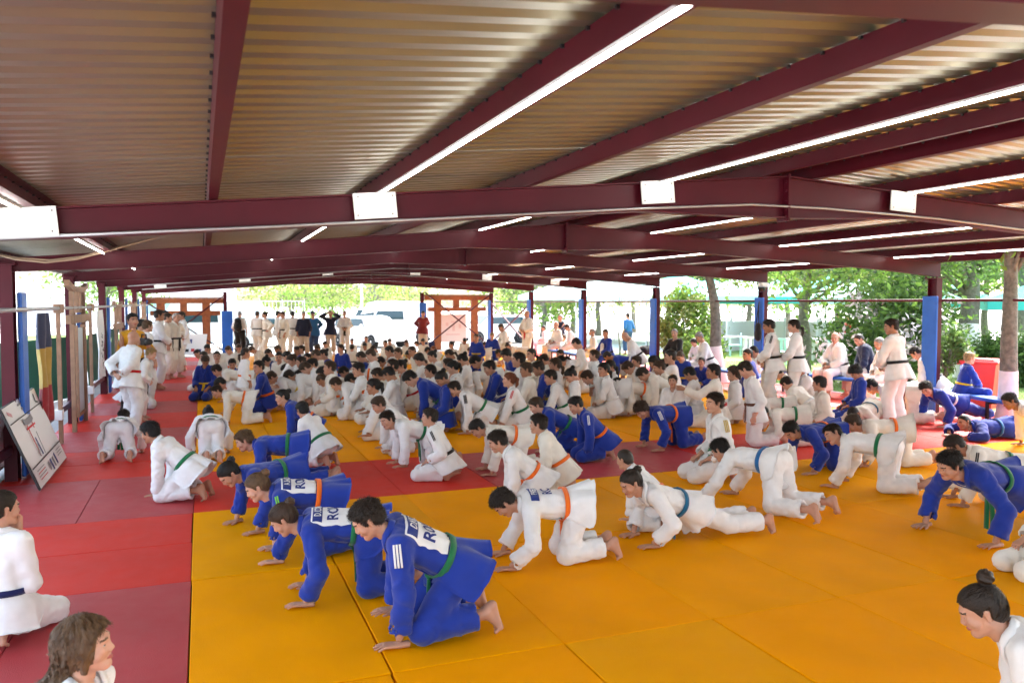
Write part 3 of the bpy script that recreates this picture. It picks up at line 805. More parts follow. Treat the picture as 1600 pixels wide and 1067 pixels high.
def child_geo(name, g, mats, par):
    me = g.mesh(name)
    for m in mats: me.materials.append(m)
    o = bpy.data.objects.new(name, me); C.objects.link(o); o.parent = par
    return o
def back_patch(name_txt, land='ROU', v0=.0, style='white'):
    def fn(e, J, fat, seed):
        put = back_frame(J, fat, seed)
        if style == 'white':
            pt = lambda uv: np.stack([uv[:, 0] * (1 + .0 * uv[:, 1]), uv[:, 1]], 1)
            g = Geo(); g.add(*grid_patch(put, -.145, .145, v0, v0 + .3, .008, 26, 26))
            child_geo('back_patch', g, [PATCHW], e)
        g = Geo(); g.add(*grid_patch(put, -.13, .13, v0 + .012, v0 + .084, .0105, 24, 8)); child_geo('name_strip', g, [PATCHB], e)
        v, f = text_tris(name_txt, .075, .001, spacing=.95)
        v = v * np.array([.8, 1.0])
        # lettering reads left to right for someone looking at the back: +u is the wearer's right
        uv = np.stack([v[:, 0], v0 + .073 - v[:, 1]], 1); g = Geo().add(put(uv, .0145), f[:, ::-1]); child_geo('lettering', g, [INKW], e)
        v, f = text_tris(land, .115, .003); uv = np.stack([v[:, 0], v0 + .2 - v[:, 1]], 1); g = Geo().add(put(uv, .0118), f[:, ::-1]); child_geo('lettering', g, [INK], e)
    return fn
def sleeve_stripes(side='L', col='w', n=3, logo=True):
    """bars running over the shoulder"""
    def fn(e, J, fat, seed):
        tf = jacket_sh(J, fat); s = J['side'] * (1 if side == 'L' else -1); S = J['S' + side]; E = J['E' + side]; td = J['td']; nfr = J['front']
        ax = unit(E - S); across = unit(np.cross(ax, s + td * .3)); g = Geo()
        nrm0 = unit(np.cross(across, ax)); nrm0 = nrm0 if nrm0 @ s > 0 else -nrm0
        for i in range(n):
            P = np.array([S + ax * t + across * (i - (n - 1) / 2) * .02 + nrm0 * .07 for t in np.linspace(-.03, .11, 8)])
            for _ in range(3): P = P - grad(tf, P) * (tf(P) - .008)[:, None]
            G_ = grad(tf, P); t = np.gradient(P, axis=0); t /= np.linalg.norm(t, axis=1)[:, None]
            w = np.cross(G_, t); g.add(*strip(P, w * .0062, G_, .003))
        child_geo('shoulder_stripes', g, [LOGO[col]], e)
    return fn
def jacket_sh(J, fat):
    tf = torso_f(J, 0, fat); s = J['side']; td = J['td']
    def f(P):
        d = tf(P)
        for k, sg in (('L', 1), ('R', -1)):
            d = smin(d, cone(P, J['S' + k] - s * sg * .02 - td * .01, J['E' + k], .079, .067), .032)
        return d
    return f
def multi(*fs):
    def fn(*a):
        for f in fs: f(*a)
    return fn
# ---------------------------------------------------------------- building kit
def tag(o, label=None, cat=None, group=None, kind=None):
    if label: o['label'] = label
    if cat: o['category'] = cat
    if group: o['group'] = group
    if kind: o['kind'] = kind
    return o
BOXF = np.array([(0, 1, 3, 2), (4, 6, 7, 5), (0, 4, 5, 1), (2, 3, 7, 6), (0, 2, 6, 4), (1, 5, 7, 3)])
def boxg(g, c, s, M=None, m=0):
    v = np.array([(x, y, z) for x in (-.5, .5) for y in (-.5, .5) for z in (-.5, .5)]) * np.asarray(s, float)
    if M is not None: v = v @ np.asarray(M).T
    return g.add(v + np.asarray(c, float), BOXF, m)
def bevel_box(g, c, s, b=.01, M=None, m=0):
    """box with chamfered edges"""
    s = np.asarray(s, float) / 2; V = []; idx = {}
    for sx in (-1, 1):
        for sy in (-1, 1):
            for sz in (-1, 1):
                for a in range(3):
                    p = np.array([sx, sy, sz]) * (s - b); p[a] = np.array([sx, sy, sz])[a] * s[a]
                    idx[(sx, sy, sz, a)] = len(V); V.append(p)
    F4 = []; F3 = []
    for a in range(3):
        o = [k for k in range(3) if k != a]
        for sg in (-1, 1):
            q = []
            for u, w in ((-1, -1), (1, -1), (1, 1), (-1, 1)):
                t = [0, 0, 0]; t[a] = sg; t[o[0]] = u; t[o[1]] = w; q.append(idx[(*t, a)])
            F4.append(q if (sg > 0) ^ (a == 1) else q[::-1])
    for a in range(3):       # edge chamfers, edge parallel to axis a
        o = [k for k in range(3) if k != a]
        for u in (-1, 1):
            for w in (-1, 1):
                t0 = [0] * 3; t0[o[0]] = u; t0[o[1]] = w; t1 = list(t0); t0[a] = -1; t1[a] = 1
                q = [idx[(*t0, o[0])], idx[(*t1, o[0])], idx[(*t1, o[1])], idx[(*t0, o[1])]]
                F4.append(q if (u * w > 0) ^ (a == 1) ^ True else q[::-1])
    for sx in (-1, 1):
        for sy in (-1, 1):
            for sz in (-1, 1):
                q = [idx[(sx, sy, sz, k)] for k in range(3)]; F3.append(q if sx * sy * sz > 0 else q[::-1])
    V = np.array(V)
    if M is not None: V = V @ np.asarray(M).T
    n0 = g.n; g.add(V + np.asarray(c, float), np.array(F4), m)
    g.v.append(np.zeros((0, 3))); g.f.append(np.array(F3) + n0); g.m.append(np.full(len(F3), m))
    return g
def beamg(g, a, b, w, h, up=(0, 0, 1), m=0):
    """rectangular bar from a to b"""
    a = np.asarray(a, float); b = np.asarray(b, float); M = frame(b - a, up)
    return boxg(g, (a + b) / 2, (np.linalg.norm(b - a), w, h), M, m)
def tubeg(g, pts, r, n=8, m=0, cap=True):
    pts = np.asarray(pts, float); r = np.full(len(pts), r) if np.isscalar(r) else np.asarray(r)
    t = np.gradient(pts, axis=0); t /= np.linalg.norm(t, axis=1)[:, None]; V = []
    u = unit(np.cross(t[0], V3(.12, .31, .94)))
    for i, p in enumerate(pts):
        u = unit(u - (u @ t[i]) * t[i]); w = np.cross(t[i], u); a = np.linspace(0, 2 * np.pi, n, endpoint=False)
        V.append(p + r[i] * (np.cos(a)[:, None] * u + np.sin(a)[:, None] * w))
    V = np.concatenate(V); F = [(i * n + j, i * n + (j + 1) % n, (i + 1) * n + (j + 1) % n, (i + 1) * n + j) for i in range(len(pts) - 1) for j in range(n)]
    if cap:
        V = np.concatenate([V, pts[:1], pts[-1:]]); c0 = len(V) - 2; c1 = c0 + 1; q = (len(pts) - 1) * n
        F += [(c0, (j + 1) % n, j, j) for j in range(0)]
        n0 = g.n; g.add(V, np.array(F), m); T = [(c0, (j + 1) % n, j) for j in range(n)] + [(c1, q + j, q + (j + 1) % n) for j in range(n)]
        g.v.append(np.zeros((0, 3))); g.f.append(np.array(T) + n0); g.m.append(np.full(len(T), m)); return g
    return g.add(V, np.array(F), m)
def latheg(g, prof, c=(0, 0, 0), n=16, m=0, M=None):
    prof = np.asarray(prof, float); a = np.linspace(0, 2 * np.pi, n, endpoint=False)
    V = np.array([(r * math.cos(t), r * math.sin(t), z) for r, z in prof for t in a])
    if M is not None: V = V @ np.asarray(M).T
    F = [(i * n + j, i * n + (j + 1) % n, (i + 1) * n + (j + 1) % n, (i + 1) * n + j) for i in range(len(prof) - 1) for j in range(n)]
    return g.add(V + np.asarray(c, float), np.array(F), m)
def sheetg(g, x0, y0, x1, y1, z, m=0):
    return g.add(np.array([(x0, y0, z), (x1, y0, z), (x1, y1, z), (x0, y1, z)]), np.array([(0, 1, 2, 3)]), m)
def mk(name, g, mat, par=None, smooth=False, loc=None):
    me = g.mesh(name, smooth) if isinstance(g, Geo) else g
    mats = mat if isinstance(mat, (list, tuple)) else [mat]
    if not me.materials:
        for m in mats: me.materials.append(m)
    o = bpy.data.objects.new(name, me); C.objects.link(o); o.parent = par
    if loc is not None: o.location = loc
    return o
def empty(name, loc=(0, 0, 0), rz=0, **k):
    o = bpy.data.objects.new(name, None); C.objects.link(o); o.location = loc; o.rotation_euler = (0, 0, rz); o.empty_display_size = .3
    return tag(o, **k)
def col(px, d, z=0.):
    """ground point on the sight line of photo column px at distance d"""
    a, b, c = ray_px(px, 473); r = d / math.hypot(a, b); return (a * r, b * r, z)
# ---------------------------------------------------------------- materials of the place
MAROON = new_mat('maroon_paint', (.072, .0045, .012), .42, noise=(3, .12), bump=(60, .06, .002), spec=.22)
STEEL = new_mat('galvanised_sheet', (.28, .285, .225), .4, metal=.72, noise=(1.3, .08), bump=(5, .10, .01))
GALV = new_mat('galvanised_pipe', (.42, .43, .45), .45, metal=.6, noise=(8, .1))
BLACKP = new_mat('black_steel', (.02, .02, .022), .5)
PLATE = new_mat('white_plate', (.75, .76, .76), .45, noise=(4, .04))
LED = new_mat('led_tube', (.9, .9, .9), .4, emit=((1, .97, .92), 5))
WHITEP = new_mat('white_plastic', (.75, .76, .78), .4)
PADB = new_mat('blue_pad_vinyl', (.018, .12, .52), .42, noise=(5, .08), bump=(40, .08, .002), spec=.4)
TORII = new_mat('orange_wood', (.32, .088, .024), .6, noise=(7, .22), bump=(30, .2, .004))
PINE = new_mat('pale_wood', (.28, .155, .09), .6, noise=(9, .18), bump=(40, .15, .003))
def mat_mat(name, c, rough, var=.07):
    m = new_mat(name, c, rough, noise=(1.4, var), spec=.2); n = m.node_tree.nodes; l = m.node_tree.links; b = n['Principled BSDF']
    tc = n.new('ShaderNodeTexCoord')
    v = n.new('ShaderNodeTexVoronoi'); v.inputs['Scale'].default_value = 190; l.new(tc.outputs['Object'], v.inputs[0])
    w = n.new('ShaderNodeTexNoise'); w.inputs['Scale'].default_value = 2.2; w.inputs['Detail'].default_value = 5; l.new(tc.outputs['Object'], w.inputs[0])
    k = n.new('ShaderNodeBump'); k.inputs['Strength'].default_value = .4; k.inputs['Distance'].default_value = .003; l.new(v.outputs[0], k.inputs['Height'])
    k2 = n.new('ShaderNodeBump'); k2.inputs['Strength'].default_value = .12; k2.inputs['Distance'].default_value = .03; l.new(w.outputs[0], k2.inputs['Height']); l.new(k.outputs[0], k2.inputs['Normal']); l.new(k2.outputs[0], b.inputs['Normal'])
    s = n.new('ShaderNodeTexNoise'); s.inputs['Scale'].default_value = 6; s.inputs['Detail'].default_value = 6; l.new(tc.outputs['Object'], s.inputs[0])
    r = n.new('ShaderNodeMapRange'); r.inputs[3].default_value = rough - .12; r.inputs[4].default_value = rough + .14; l.new(s.outputs[0], r.inputs[0]); l.new(r.outputs[0], b.inputs['Roughness'])
    return m
YEL = [mat_mat('yellow_vinyl', (.95, .375, .0), .5), mat_mat('yellow_vinyl_worn', (.9, .38, .001), .46, .07), mat_mat('yellow_vinyl_dull', (.97, .368, .0), .52)]
for m_ in YEL: m_.node_tree.nodes['Principled BSDF'].inputs['Specular Tint'].default_value = (1, .75, .2, 1); m_.node_tree.nodes['Principled BSDF'].inputs['Specular IOR Level'].default_value = .03
RED = [mat_mat('red_vinyl', (.66, .034, .02), .55), mat_mat('red_vinyl_sheen', (.46, .055, .06), .44, .08)]  # second red has the pinkish sheen of cross-grain mats painted into its colour
CONC = new_mat('concrete', (.36, .36, .35), .85, noise=(2, .12), bump=(30, .3, .005))
PAVE = new_mat('pale_paving', (.68, .66, .63), .85, noise=(1, .1), bump=(12, .2, .01))
GRASSG = new_mat('turf', (.13, .21, .04), .95, noise=(.8, .25), bump=(25, .6, .03))
# ---------------------------------------------------------------- ground
g = Geo(); sheetg(g, -250, -60, 350, 400, -.12); mk('ground', g, PAVE)['kind'] = 'structure'
g = Geo(); sheetg(g, 13.35, -20, 75, 30, -.11); sheetg(g, -40, 36, -2, 60, -.11); mk('lawn', g, GRASSG)['kind'] = 'structure'
g = Geo(); boxg(g, (5.6, 15, -.097), (16.2, 46, .1)); mk('floor_slab', g, CONC)['kind'] = 'structure'
g = Geo(); sheetg(g, 21.5, 13, 75, 19, -.104); sheetg(g, -3, 36.5, 22, 41, -.104); mk('path', g, new_mat('path_gravel', (.55, .5, .44), .9, noise=(3, .1), bump=(20, .4, .01)))['kind'] = 'structure'
# mats
g = Geo(); sheetg(g, -2.12, -1.8, 13.27, 31.65, -.0435); mk('underlay', g, new_mat('dark_underlay', (.05, .03, .015), .9))['kind'] = 'structure'
floor = empty('mat_floor'); floor['kind'] = 'structure'
rowsY = [-1.8, .2, 2.2, 4.2, 6.15, 8.15, 10.1, 12.05, 13.95, 15.85, 17.75, 19.7, 21.7, 23.7, 25.7, 27.7, 29.7, 31.7]
colsX = [-.1 + 1.03 * j for j in range(12)]
MT = .045
mat_me = {}
def put_mat(x0, x1, y0, y1, m, rs):
    jx, jy = rs.uniform(-.006, .006, 2); gap = .008; dz = rs.uniform(-.0025, .0015)
    k = (round(x1 - x0, 2), round(y1 - y0, 2), m.name)
    if k not in mat_me:
        g = Geo(); bevel_box(g, (0, 0, -MT / 2), (x1 - x0 - gap, y1 - y0 - gap, MT), .004); mat_me[k] = g.mesh('mat', False); mat_me[k].materials.append(m)
    o = bpy.data.objects.new('mat', mat_me[k]); C.objects.link(o); o.parent = floor
    o.location = ((x0 + x1) / 2 + jx, (y0 + y1) / 2 + jy, dz); o.rotation_euler = (0, 0, rs.uniform(-.0012, .0012))
rs = np.random.RandomState(3)
for i in range(len(rowsY) - 1):
    y0, y1 = rowsY[i], rowsY[i + 1]
    cross = abs(y0 - 8.15) < .01
    far = y0 > 19
    rm = RED[i % 2]
    if i % 2 == 0: put_mat(-2.13, -.1, y0, (y0 + y1) / 2, rm, rs); put_mat(-2.13, -.1, (y0 + y1) / 2, y1, rm, rs)
    else: put_mat(-2.13, -1.1, y0, y1, rm, rs); put_mat(-1.1, -.1, y0, y1, rm, rs)
    for j in range(11):
        x0, x1 = colsX[j], colsX[j + 1]
        if cross and j in (3, 4): put_mat(x0, x1, y0, (y0 + y1) / 2, RED[1], rs); put_mat(x0, x1, (y0 + y1) / 2, y1, RED[1], rs); continue
        m = RED[0 if j < 3 or j > 5 else 1] if cross else YEL[(i * 7 + j * 5 + (j * j) % 3) % 3]
        put_mat(x0, x1, y0, y1, m, rs)
    xe = colsX[11]
    put_mat(xe, xe + 1.03, y0, y1, RED[(i + 1) % 2], rs); put_mat(xe + 1.03, xe + 2.06, y0, y1, RED[(i + 1) % 2], rs)
# ---------------------------------------------------------------- pavilion
pav = empty('pavilion', (5, 15, 0), label='long open-sided steel pavilion with maroon frame and corrugated metal roof over the mats', cat='pavilion')
pav.location = (0, 0, 0)
FY = [5.83 + 4.61 * k for k in range(-2, 7)]
XL, XR, XM = -2.0, 12.0, 4.86
def ztop(x): return 2.50 + (x - XL) / (XM - XL) * .62 if x < XM else 3.12 - (x - XM) / (XR - XM) * .40
def i_beam(path, hts, fw=.12, tf=.012, tw=.01):
    """I section swept along path points (top line) with web heights; lies in the XZ plane"""
    g = Geo(); P = np.asarray(path, float)
    for i in range(len(P) - 1):
        a, b = P[i], P[i + 1]; ha, hb = hts[i], hts[i + 1]; y = V3(0, fw / 2, 0); z = V3(0, 0, 1)
        def slab(a0, b0, a1, b1, yy):
            v = np.array([a0 - yy, a0 + yy, b0 + yy, b0 - yy, a1 - yy, a1 + yy, b1 + yy, b1 - yy]); f = np.array([(0, 1, 2, 3), (7, 6, 5, 4), (0, 4, 5, 1), (1, 5, 6, 2), (2, 6, 7, 3), (3, 7, 4, 0)]); g.add(v, f)
        slab(a - z * tf, b - z * tf, a, b, y)
        slab(a - z * (ha), b - z * (hb), a - z * (ha - tf), b - z * (hb - tf), y)
        slab(a - z * (ha - tf), b - z * (hb - tf), a - z * tf, b - z * tf, V3(0, tw / 2, 0))
    return g
pg = Geo()      # H section post, 0.12 deep in x, 0.19 in y
for sy in (-1, 1): boxg(pg, (0, sy * .089, 1.15), (.13, .012, 2.54))
boxg(pg, (0, 0, 1.15), (.012, .166, 2.54)); boxg(pg, (0, 0, 2.428), (.2, .26, .016)); boxg(pg, (0, 0, -.11), (.26, .3, .02))
for sx in (-1, 1):
    for sy in (-1, 1): boxg(pg, (sx * .085, sy * .11, 2.445), (.02, .02, .03))
post_me = pg.mesh('post', False)
bx = Geo()
for sy in (-1, 1): boxg(bx, (0, sy * .0, 1.15), (.11, .2, 2.54))
for k, y in enumerate(FY):
    for x in (XL - .02, XR):
        g_ = mk('post', post_me, MAROON, pav, loc=(x, y, 0))
    L = [(XL - .12, y, ztop(XL) - .01), (XL + 1.2, y, ztop(XL + 1.2)), (XM - 1.5, y, ztop(XM - 1.5)), (XM - .012, y, ztop(XM))]
    Rr = [(XM + .012, y, ztop(XM)), (XM + 1.5, y, ztop(XM + 1.5)), (XR - 1.2, y, ztop(XR - 1.2)), (XR + .12, y, ztop(XR) - .01)]
    mk('rafter', i_beam(L, (.15, .2, .235, .37)), MAROON, pav); mk('rafter', i_beam(Rr, (.37, .235, .23, .26)), MAROON, pav)
    g = Geo()
    for sx in (-1, 1): boxg(g, (XM + sx * .006, y, ztop(XM) - .19), (.011, .15, .41))
    for zz in (.05, .13, .21, .29, .35):
        for sy in (-1, 1): boxg(g, (XM, y + sy * .05, ztop(XM) - zz), (.055, .018, .018))
    mk('splice_plate', g, BLACKP if 0 else MAROON, pav)
    if k >= 2 or True:
        g = Geo(); yy = y - .066
        tubeg(g, [(XL + .5, yy, ztop(XL + .5) - .175), (XL + 2.5, yy, ztop(XL + 2.5) - .2), (XM - 1.6, yy, ztop(XM - 1.6) - .215), (XM - .4, yy, ztop(XM) - .27), (XM + .4, yy, ztop(XM) - .27), (XM + 1.8, yy, ztop(XM + 1.8) - .21), (XR - .4, yy, ztop(XR - .4) - .22)], .011, 6)
        if k in (2, 5, 6): mk('conduit', g, GALV, pav, True)
LEDX = [-1.01, 1.21, 3.55, 6.22, 8.56, 10.94]; PURX = [-2.2, .06, 2.36, 4.58, 5.14, 7.39, 9.75, 12.15]
PH = .11
for x in LEDX + PURX:
    z = ztop(x) + .002; g = Geo(); s = (.62 / 6.86) if x < XM else -(.4 / 7.14)
    for a0, a1 in ((-3.2, 34.2),):
        M = frame((0, 1, 0), (-s, 0, 1))
        boxg(g, (x, (a0 + a1) / 2, z + PH / 2 + .004), (a1 - a0, .006, PH), M); boxg(g, (x + .03, (a0 + a1) / 2, z + .006 + s * .03), (a1 - a0, .06, .005), M); boxg(g, (x + .03, (a0 + a1) / 2, z + PH + .004), (a1 - a0, .06, .005), M)
    po_ = mk('purlin', g, MAROON, pav)
    g = Geo()
    for i in range(70):
        yy = .4 + i * .2
        for sx in (-1, 1): boxg(g, (x + sx * .012, yy, z + PH - .004), (.014, .014, .012))
    tag(mk('fixing_clip', g, BLACKP, po_), kind='stuff')
# roof sheets, trapezoid profile, ribs down the slope
def roof_sheet(xa, xb, n=7, pitch=1 / 7):
    ys = []; zs = []
    for i in range(n):
        for dy, dz in ((0, 0), (.062, 0), (.08, .022), (.124, .022)): ys.append(i * pitch + dy); zs.append(dz)
    ys.append(n * pitch); zs.append(0)
    V = []; m = len(ys)
    for x in (xa, xb):
        zz = ztop(x) + PH + .012
        V += [(x, y, zz + z) for y, z in zip(ys, zs)]
    F = [(j, m + j, m + j + 1, j + 1) for j in range(m - 1)]
    V = np.array(V); V2 = V + V3(0, 0, .0012)
    return Geo().add(V, np.array(F)).add(V2, np.array(F)[:, ::-1])
for xa, xb in ((XL - .45, XM - .005), (XM + .005, XR + .4)):
    me = roof_sheet(xa, xb).mesh('roof_sheet', False)
    for i in range(38): mk('roof_sheet', me, STEEL, pav, loc=(0, -3.2 + i, rs.uniform(0, .003)))
g = Geo(); beamg(g, (XM, -3.2, 3.36), (XM, 34.8, 3.36), .5, .004); mk('ridge_cap', g, STEEL, pav)
# cover plates where the strip lights meet the rafters
for k, y in enumerate(FY):
    if k in (2, 6):
        for i, x in enumerate(LEDX):
            g = Geo(); w = .31; xx = x
            if i == 0 and k == 2: w = .62; xx = x - .1
            s = (.62 / 6.86) if x < XM else -(.4 / 7.14)
            boxg(g, (xx - .03, y - .072, ztop(xx) - .092), (w, .012, .185), frame((1, 0, s), (0, 0, 1))[:, [0, 1, 2]])
            for sx in (-1, 1):
                for sz in (-1, 1): boxg(g, (xx - .03 + sx * (w / 2 - .03), y - .0795, ztop(xx) - .092 + sz * .065 + s * sx * (w / 2 - .03)), (.008, .004, .008), m=1)
            mk('cover_plate', g, [PLATE, BLACKP], pav)
# eave and side rails
for x, z in ((XR + .02, 2.045), (XL + .06, 1.925)):
    g = Geo(); tubeg(g, [(x + (.09 if x < 0 else .09), -3.2, z), (x + .09, 33.4, z)], .024, 8); mk('rail', g, GALV if x < 0 else MAROON, pav, True)
g = Geo(); beamg(g, (XL - .02, 6.2, .36), (XL - .02, 33.3, .36), .05, .09); mk('rail', g, MAROON, pav)
for x in (.89, 8.85):
    mk('post', post_me, MAROON, pav, loc=(x, FY[-1], 0))
for (xa, za), (xb, zb) in (((XL + .1, 2.0), (.85, .1)), ((XL + .1, .1), (.85, 2.3)), ((8.95, 2.45), (11.9, .1)), ((8.95, .1), (11.9, 2.35))):
    g = Geo(); beamg(g, (xa, FY[-1] - .06 - (.06 if za > zb else 0), za), (xb, FY[-1] - .06 - (.06 if za > zb else 0), zb), .05, .06, (0, 1, 0)); mk('brace', g, MAROON, pav)
for (ya, za), (yb, zb) in (((FY[-2] + .1, 2.0), (FY[-1] - .1, .3)), ((FY[-2] + .1, .3), (FY[-1] - .1, 2.0))):
    g = Geo(); dx = .03 if za > zb else -.03; beamg(g, (XR + dx, ya, za), (XR + dx, yb, zb), .05, .05, (1, 0, 0)); mk('brace', g, MAROON, pav)
# strip lights: one run per bay
for i, x in enumerate(LEDX):
    for k in range(len(FY) - 1):
        z = ztop(x) - .012; a, b = FY[k] + .1, FY[k + 1] - .1
        e = empty('strip_light', (x - .02, (a + b) / 2, z), label='', cat='strip light', group='lit white strip lights under the roof purlins')
        h = Geo(); boxg(h, (0, 0, .004), (.016, b - a, .014)); mk('housing', h, PLATE, e)
        t = Geo(); boxg(t, (0, 0, -.0095), (.0095, b - a - .03, .012)); mk('tube', t, LED, e)
        side = 'left' if x < XM else 'right'
        e['label'] = ('lit strip light in the %s bay from the camera, %s purlin run from the left' % (('nearest', 'nearest', 'second', 'third', 'fourth', 'fifth', 'sixth', 'farthest')[k], ('first', 'second', 'third', 'fourth', 'fifth', 'sixth')[i]))
        if k == 0: e['label'] = 'lit strip light above and behind the camera, %s run from the left' % ('first', 'second', 'third', 'fourth', 'fifth', 'sixth')[i]
# post pads
padg = Geo(); bevel_box(padg, (0, 0, 1.06), (.05, .3, 2.1), .012); pad_me = padg.mesh('post_pad', False)
rank = ('nearest', 'second', 'third', 'fourth', 'fifth', 'sixth', 'seventh')
for k in range(3, 9):
    o = mk('post_pad', pad_me, PADB, loc=(XR - .1, FY[k], 0.01)); tag(o, 'blue padding board on the %s post of the right-hand row' % rank[k - 3], 'post pad', 'blue pads on the pavilion posts')
    o = mk('post_pad', pad_me, PADB, loc=(XL + .085, FY[k] + .18, 0.01)); tag(o, 'narrow blue padding board on the %s post of the left-hand row' % rank[k - 3], 'post pad', 'blue pads on the pavilion posts')
g = Geo(); bevel_box(g, (0, 0, .84), (.4, .06, 1.66), .012)
o = mk('post_pad', g, PADB, loc=(.95, FY[-1] - .13, .01)); tag(o, 'wide blue padding board on the end post right of the left wooden gate', 'post pad', 'blue pads on the pavilion posts')
g = Geo(); bevel_box(g, (0, 0, 1.0), (.3, .06, 2.0), .012)
o = mk('post_pad', g, PADB, loc=(8.85, FY[-1] - .13, .01)); tag(o, 'blue padding board on the end post behind the man in the maroon top', 'post pad', 'blue pads on the pavilion posts')
# ---------------------------------------------------------------- gates of orange wood at the far end
def torii(x0, x1, zt, z2, bl, br, label, y=33.85):
    e = empty('wooden_gate', ((x0 + x1) / 2, y, 0), label=label, cat='gate', group='orange wooden gates at the far end'); ox = (x0 + x1) / 2
    for x in (x0, x1): g = Geo(); bevel_box(g, (x - ox, 0, zt / 2 - .05), (.3, .2, zt), .01); mk('post', g, TORII, e)
    g = Geo(); bevel_box(g, ((bl + br) / 2 - ox, 0, zt), (br - bl + .1, .26, .2), .01); mk('lintel', g, TORII, e)
    g = Geo(); bevel_box(g, ((bl + br) / 2 - ox, 0, z2), (br - bl - .25, .27, .18), .01); mk('tie_beam', g, TORII, e)
    g = Geo(); bevel_box(g, ((x0 + x1) / 2 - ox, 0, (zt + z2) / 2), (.26, .16, zt - z2 - .18), .01); mk('strut', g, TORII, e)
    g = Geo(); boxg(g, ((bl + br) / 2 - ox, 0, zt + .125), (br - bl + .24, .34, .04)); mk('cap_board', g, new_mat('dark_wood', (.2, .07, .03), .6), e)
torii(-1.45, .19, 2.08, 1.6, -1.95, .84, 'orange wooden gate at the far left end with a crossed maroon brace before it')
torii(9.63, 11.33, 2.22, 1.72, 9.08, 11.98, 'orange wooden gate at the far end right of the man in the maroon top')
# printed boards behind and beside the gates
PINKM = new_mat('print_faint_pink', (.72, .5, .48), .6)
BOARDW = new_mat('banner_white', (.8, .8, .8), .5)
def panel(name, a, b, z0, z1, lean, mat, label, cat, marks=None, th=.03, feet=True):
    a = V3(*a, 0); b = V3(*b, 0); u = unit(b - a); L = np.linalg.norm(b - a); n = V3(-u[1], u[0], 0)
    e = empty(name, tuple((a + b) / 2 + V3(0, 0, 0)), label=label, cat=cat); e.rotation_euler = (0, 0, math.atan2(u[1], u[0]))
    M = np.stack([V3(1, 0, 0), unit(V3(0, lean, 1)), unit(V3(0, -1, lean))], 1)     # u, up the board, towards the front (local -y)
    H = z1 - z0
    g = Geo(); boxg(g, V3(0, 0, z0) + M @ V3(0, H / 2, 0), (L, H, th), M); mk('board', g, mat, e)
    for (u0, v0, u1, v1, mm) in (marks or []):
        g = Geo(); boxg(g, V3(0, 0, z0) + M @ V3((u0 + u1) / 2 * L - L / 2, H - (v0 + v1) / 2 * H, th / 2 + .002), (abs(u1 - u0) * L, abs(v1 - v0) * H, .003), M); mk('print', g, mm, e)
    return e, M
panel('banner_board', (-.9, 33.0), (.1, 32.6), .02, .85, .35, BOARDW, 'white leaning banner board with coloured logos at the far end of the red mats', 'banner', [(.08, .7, .2, .85, INK), (.3, .72, .42, .86, INKK), (.5, .7, .62, .84, INKR), (.7, .72, .86, .84, INK), (.1, .2, .3, .5, INKR), (.35, .25, .5, .45, INK)])
panel('banner_board', (9.9, 34.3), (11.1, 34.3), .25, 1.5, .0, new_mat('banner_pink', (.78, .66, .64), .5), 'pale pink banner hung between the posts of the right-hand wooden gate', 'banner', [(.2, .3, .3, .42, PINKM), (.4, .25, .62, .3, PINKM), (.45, .38, .55, .6, PINKM), (.7, .35, .8, .5, PINKM), (.2, .7, .75, .74, PINKM)])
# ---------------------------------------------------------------- folding sign, left foreground
FR = BLACKP
sg = empty('folding_sign', (-1.64, 10.6, 0), label='large folding floor sign with white printed sheet, left of the red mats', cat='sign')
def quadslab(g, P, th, m=0):
    P = np.asarray(P, float); n = unit(np.cross(P[1] - P[0], P[3] - P[0])); V = np.concatenate([P, P - n * th]); g.add(V, np.array([(0, 1, 2, 3), (7, 6, 5, 4), (1, 0, 4, 5), (2, 1, 5, 6), (3, 2, 6, 7), (0, 3, 7, 4)]), m); return n
o0 = V3(-1.64, 10.6, 0)
FB0, FB1, FT1, FT0 = V3(-1.62, 9.66, .03), V3(-1.64, 11.52, .03), V3(-1.98, 11.52, .93), V3(-1.96, 9.66, .89)
def fp(u, v, l=.004):
    """point on the front sheet: u towards the far end, v down"""
    n = unit(np.cross(FB1 - FB0, FT0 - FB0)); n = n if n[0] > 0 else -n
    t = FT0 * (1 - u) + FT1 * u; b = FB0 * (1 - u) + FB1 * u; return t * (1 - v) + b * v + n * l - o0
g = Geo(); N, M_ = 14, 10; V = []
for i in range(M_):
    for j in range(N):
        u, v = j / (N - 1), i / (M_ - 1); V.append(fp(u, v, .006 + .006 * math.sin(u * 17 + v * 3) * math.sin(v * 9)))
F = np.array([(i * N + j, i * N + j + 1, (i + 1) * N + j + 1, (i + 1) * N + j) for i in range(M_ - 1) for j in range(N - 1)])[:, ::-1]
g.add(np.array(V), F); g.add(np.array(V) - V3(.006, 0, 0), F[:, ::-1]); mk('sheet', g, BOARDW, sg, True)
g = Geo()
for a, b in ((fp(0, 0, -.01), fp(0, 1, -.01)), (fp(1, 0, -.01), fp(1, 1, -.01)), (fp(0, 1, -.01), fp(1, 1, -.01)), (fp(0, 0, -.01), fp(1, 0, -.01))): tubeg(g, [a, b], .014, 6)
mk('front_frame', g, FR, sg)
B0, B1 = V3(-2.25, 9.66, .02) - o0, V3(-2.27, 11.5, .02) - o0
g = Geo(); quadslab(g, [fp(0, 0, -.03) , B0, B1, fp(1, 0, -.03)], .006); mk('sheet', g, BOARDW, sg)
g = Geo()
for a, b in ((fp(0, 0, -.02), B0), (fp(1, 0, -.02), B1), (B0, B1)): tubeg(g, [a, b], .014, 6)
mk('back_frame', g, FR, sg)
GREYP = new_mat('print_grey', (.25, .25, .27), .6)
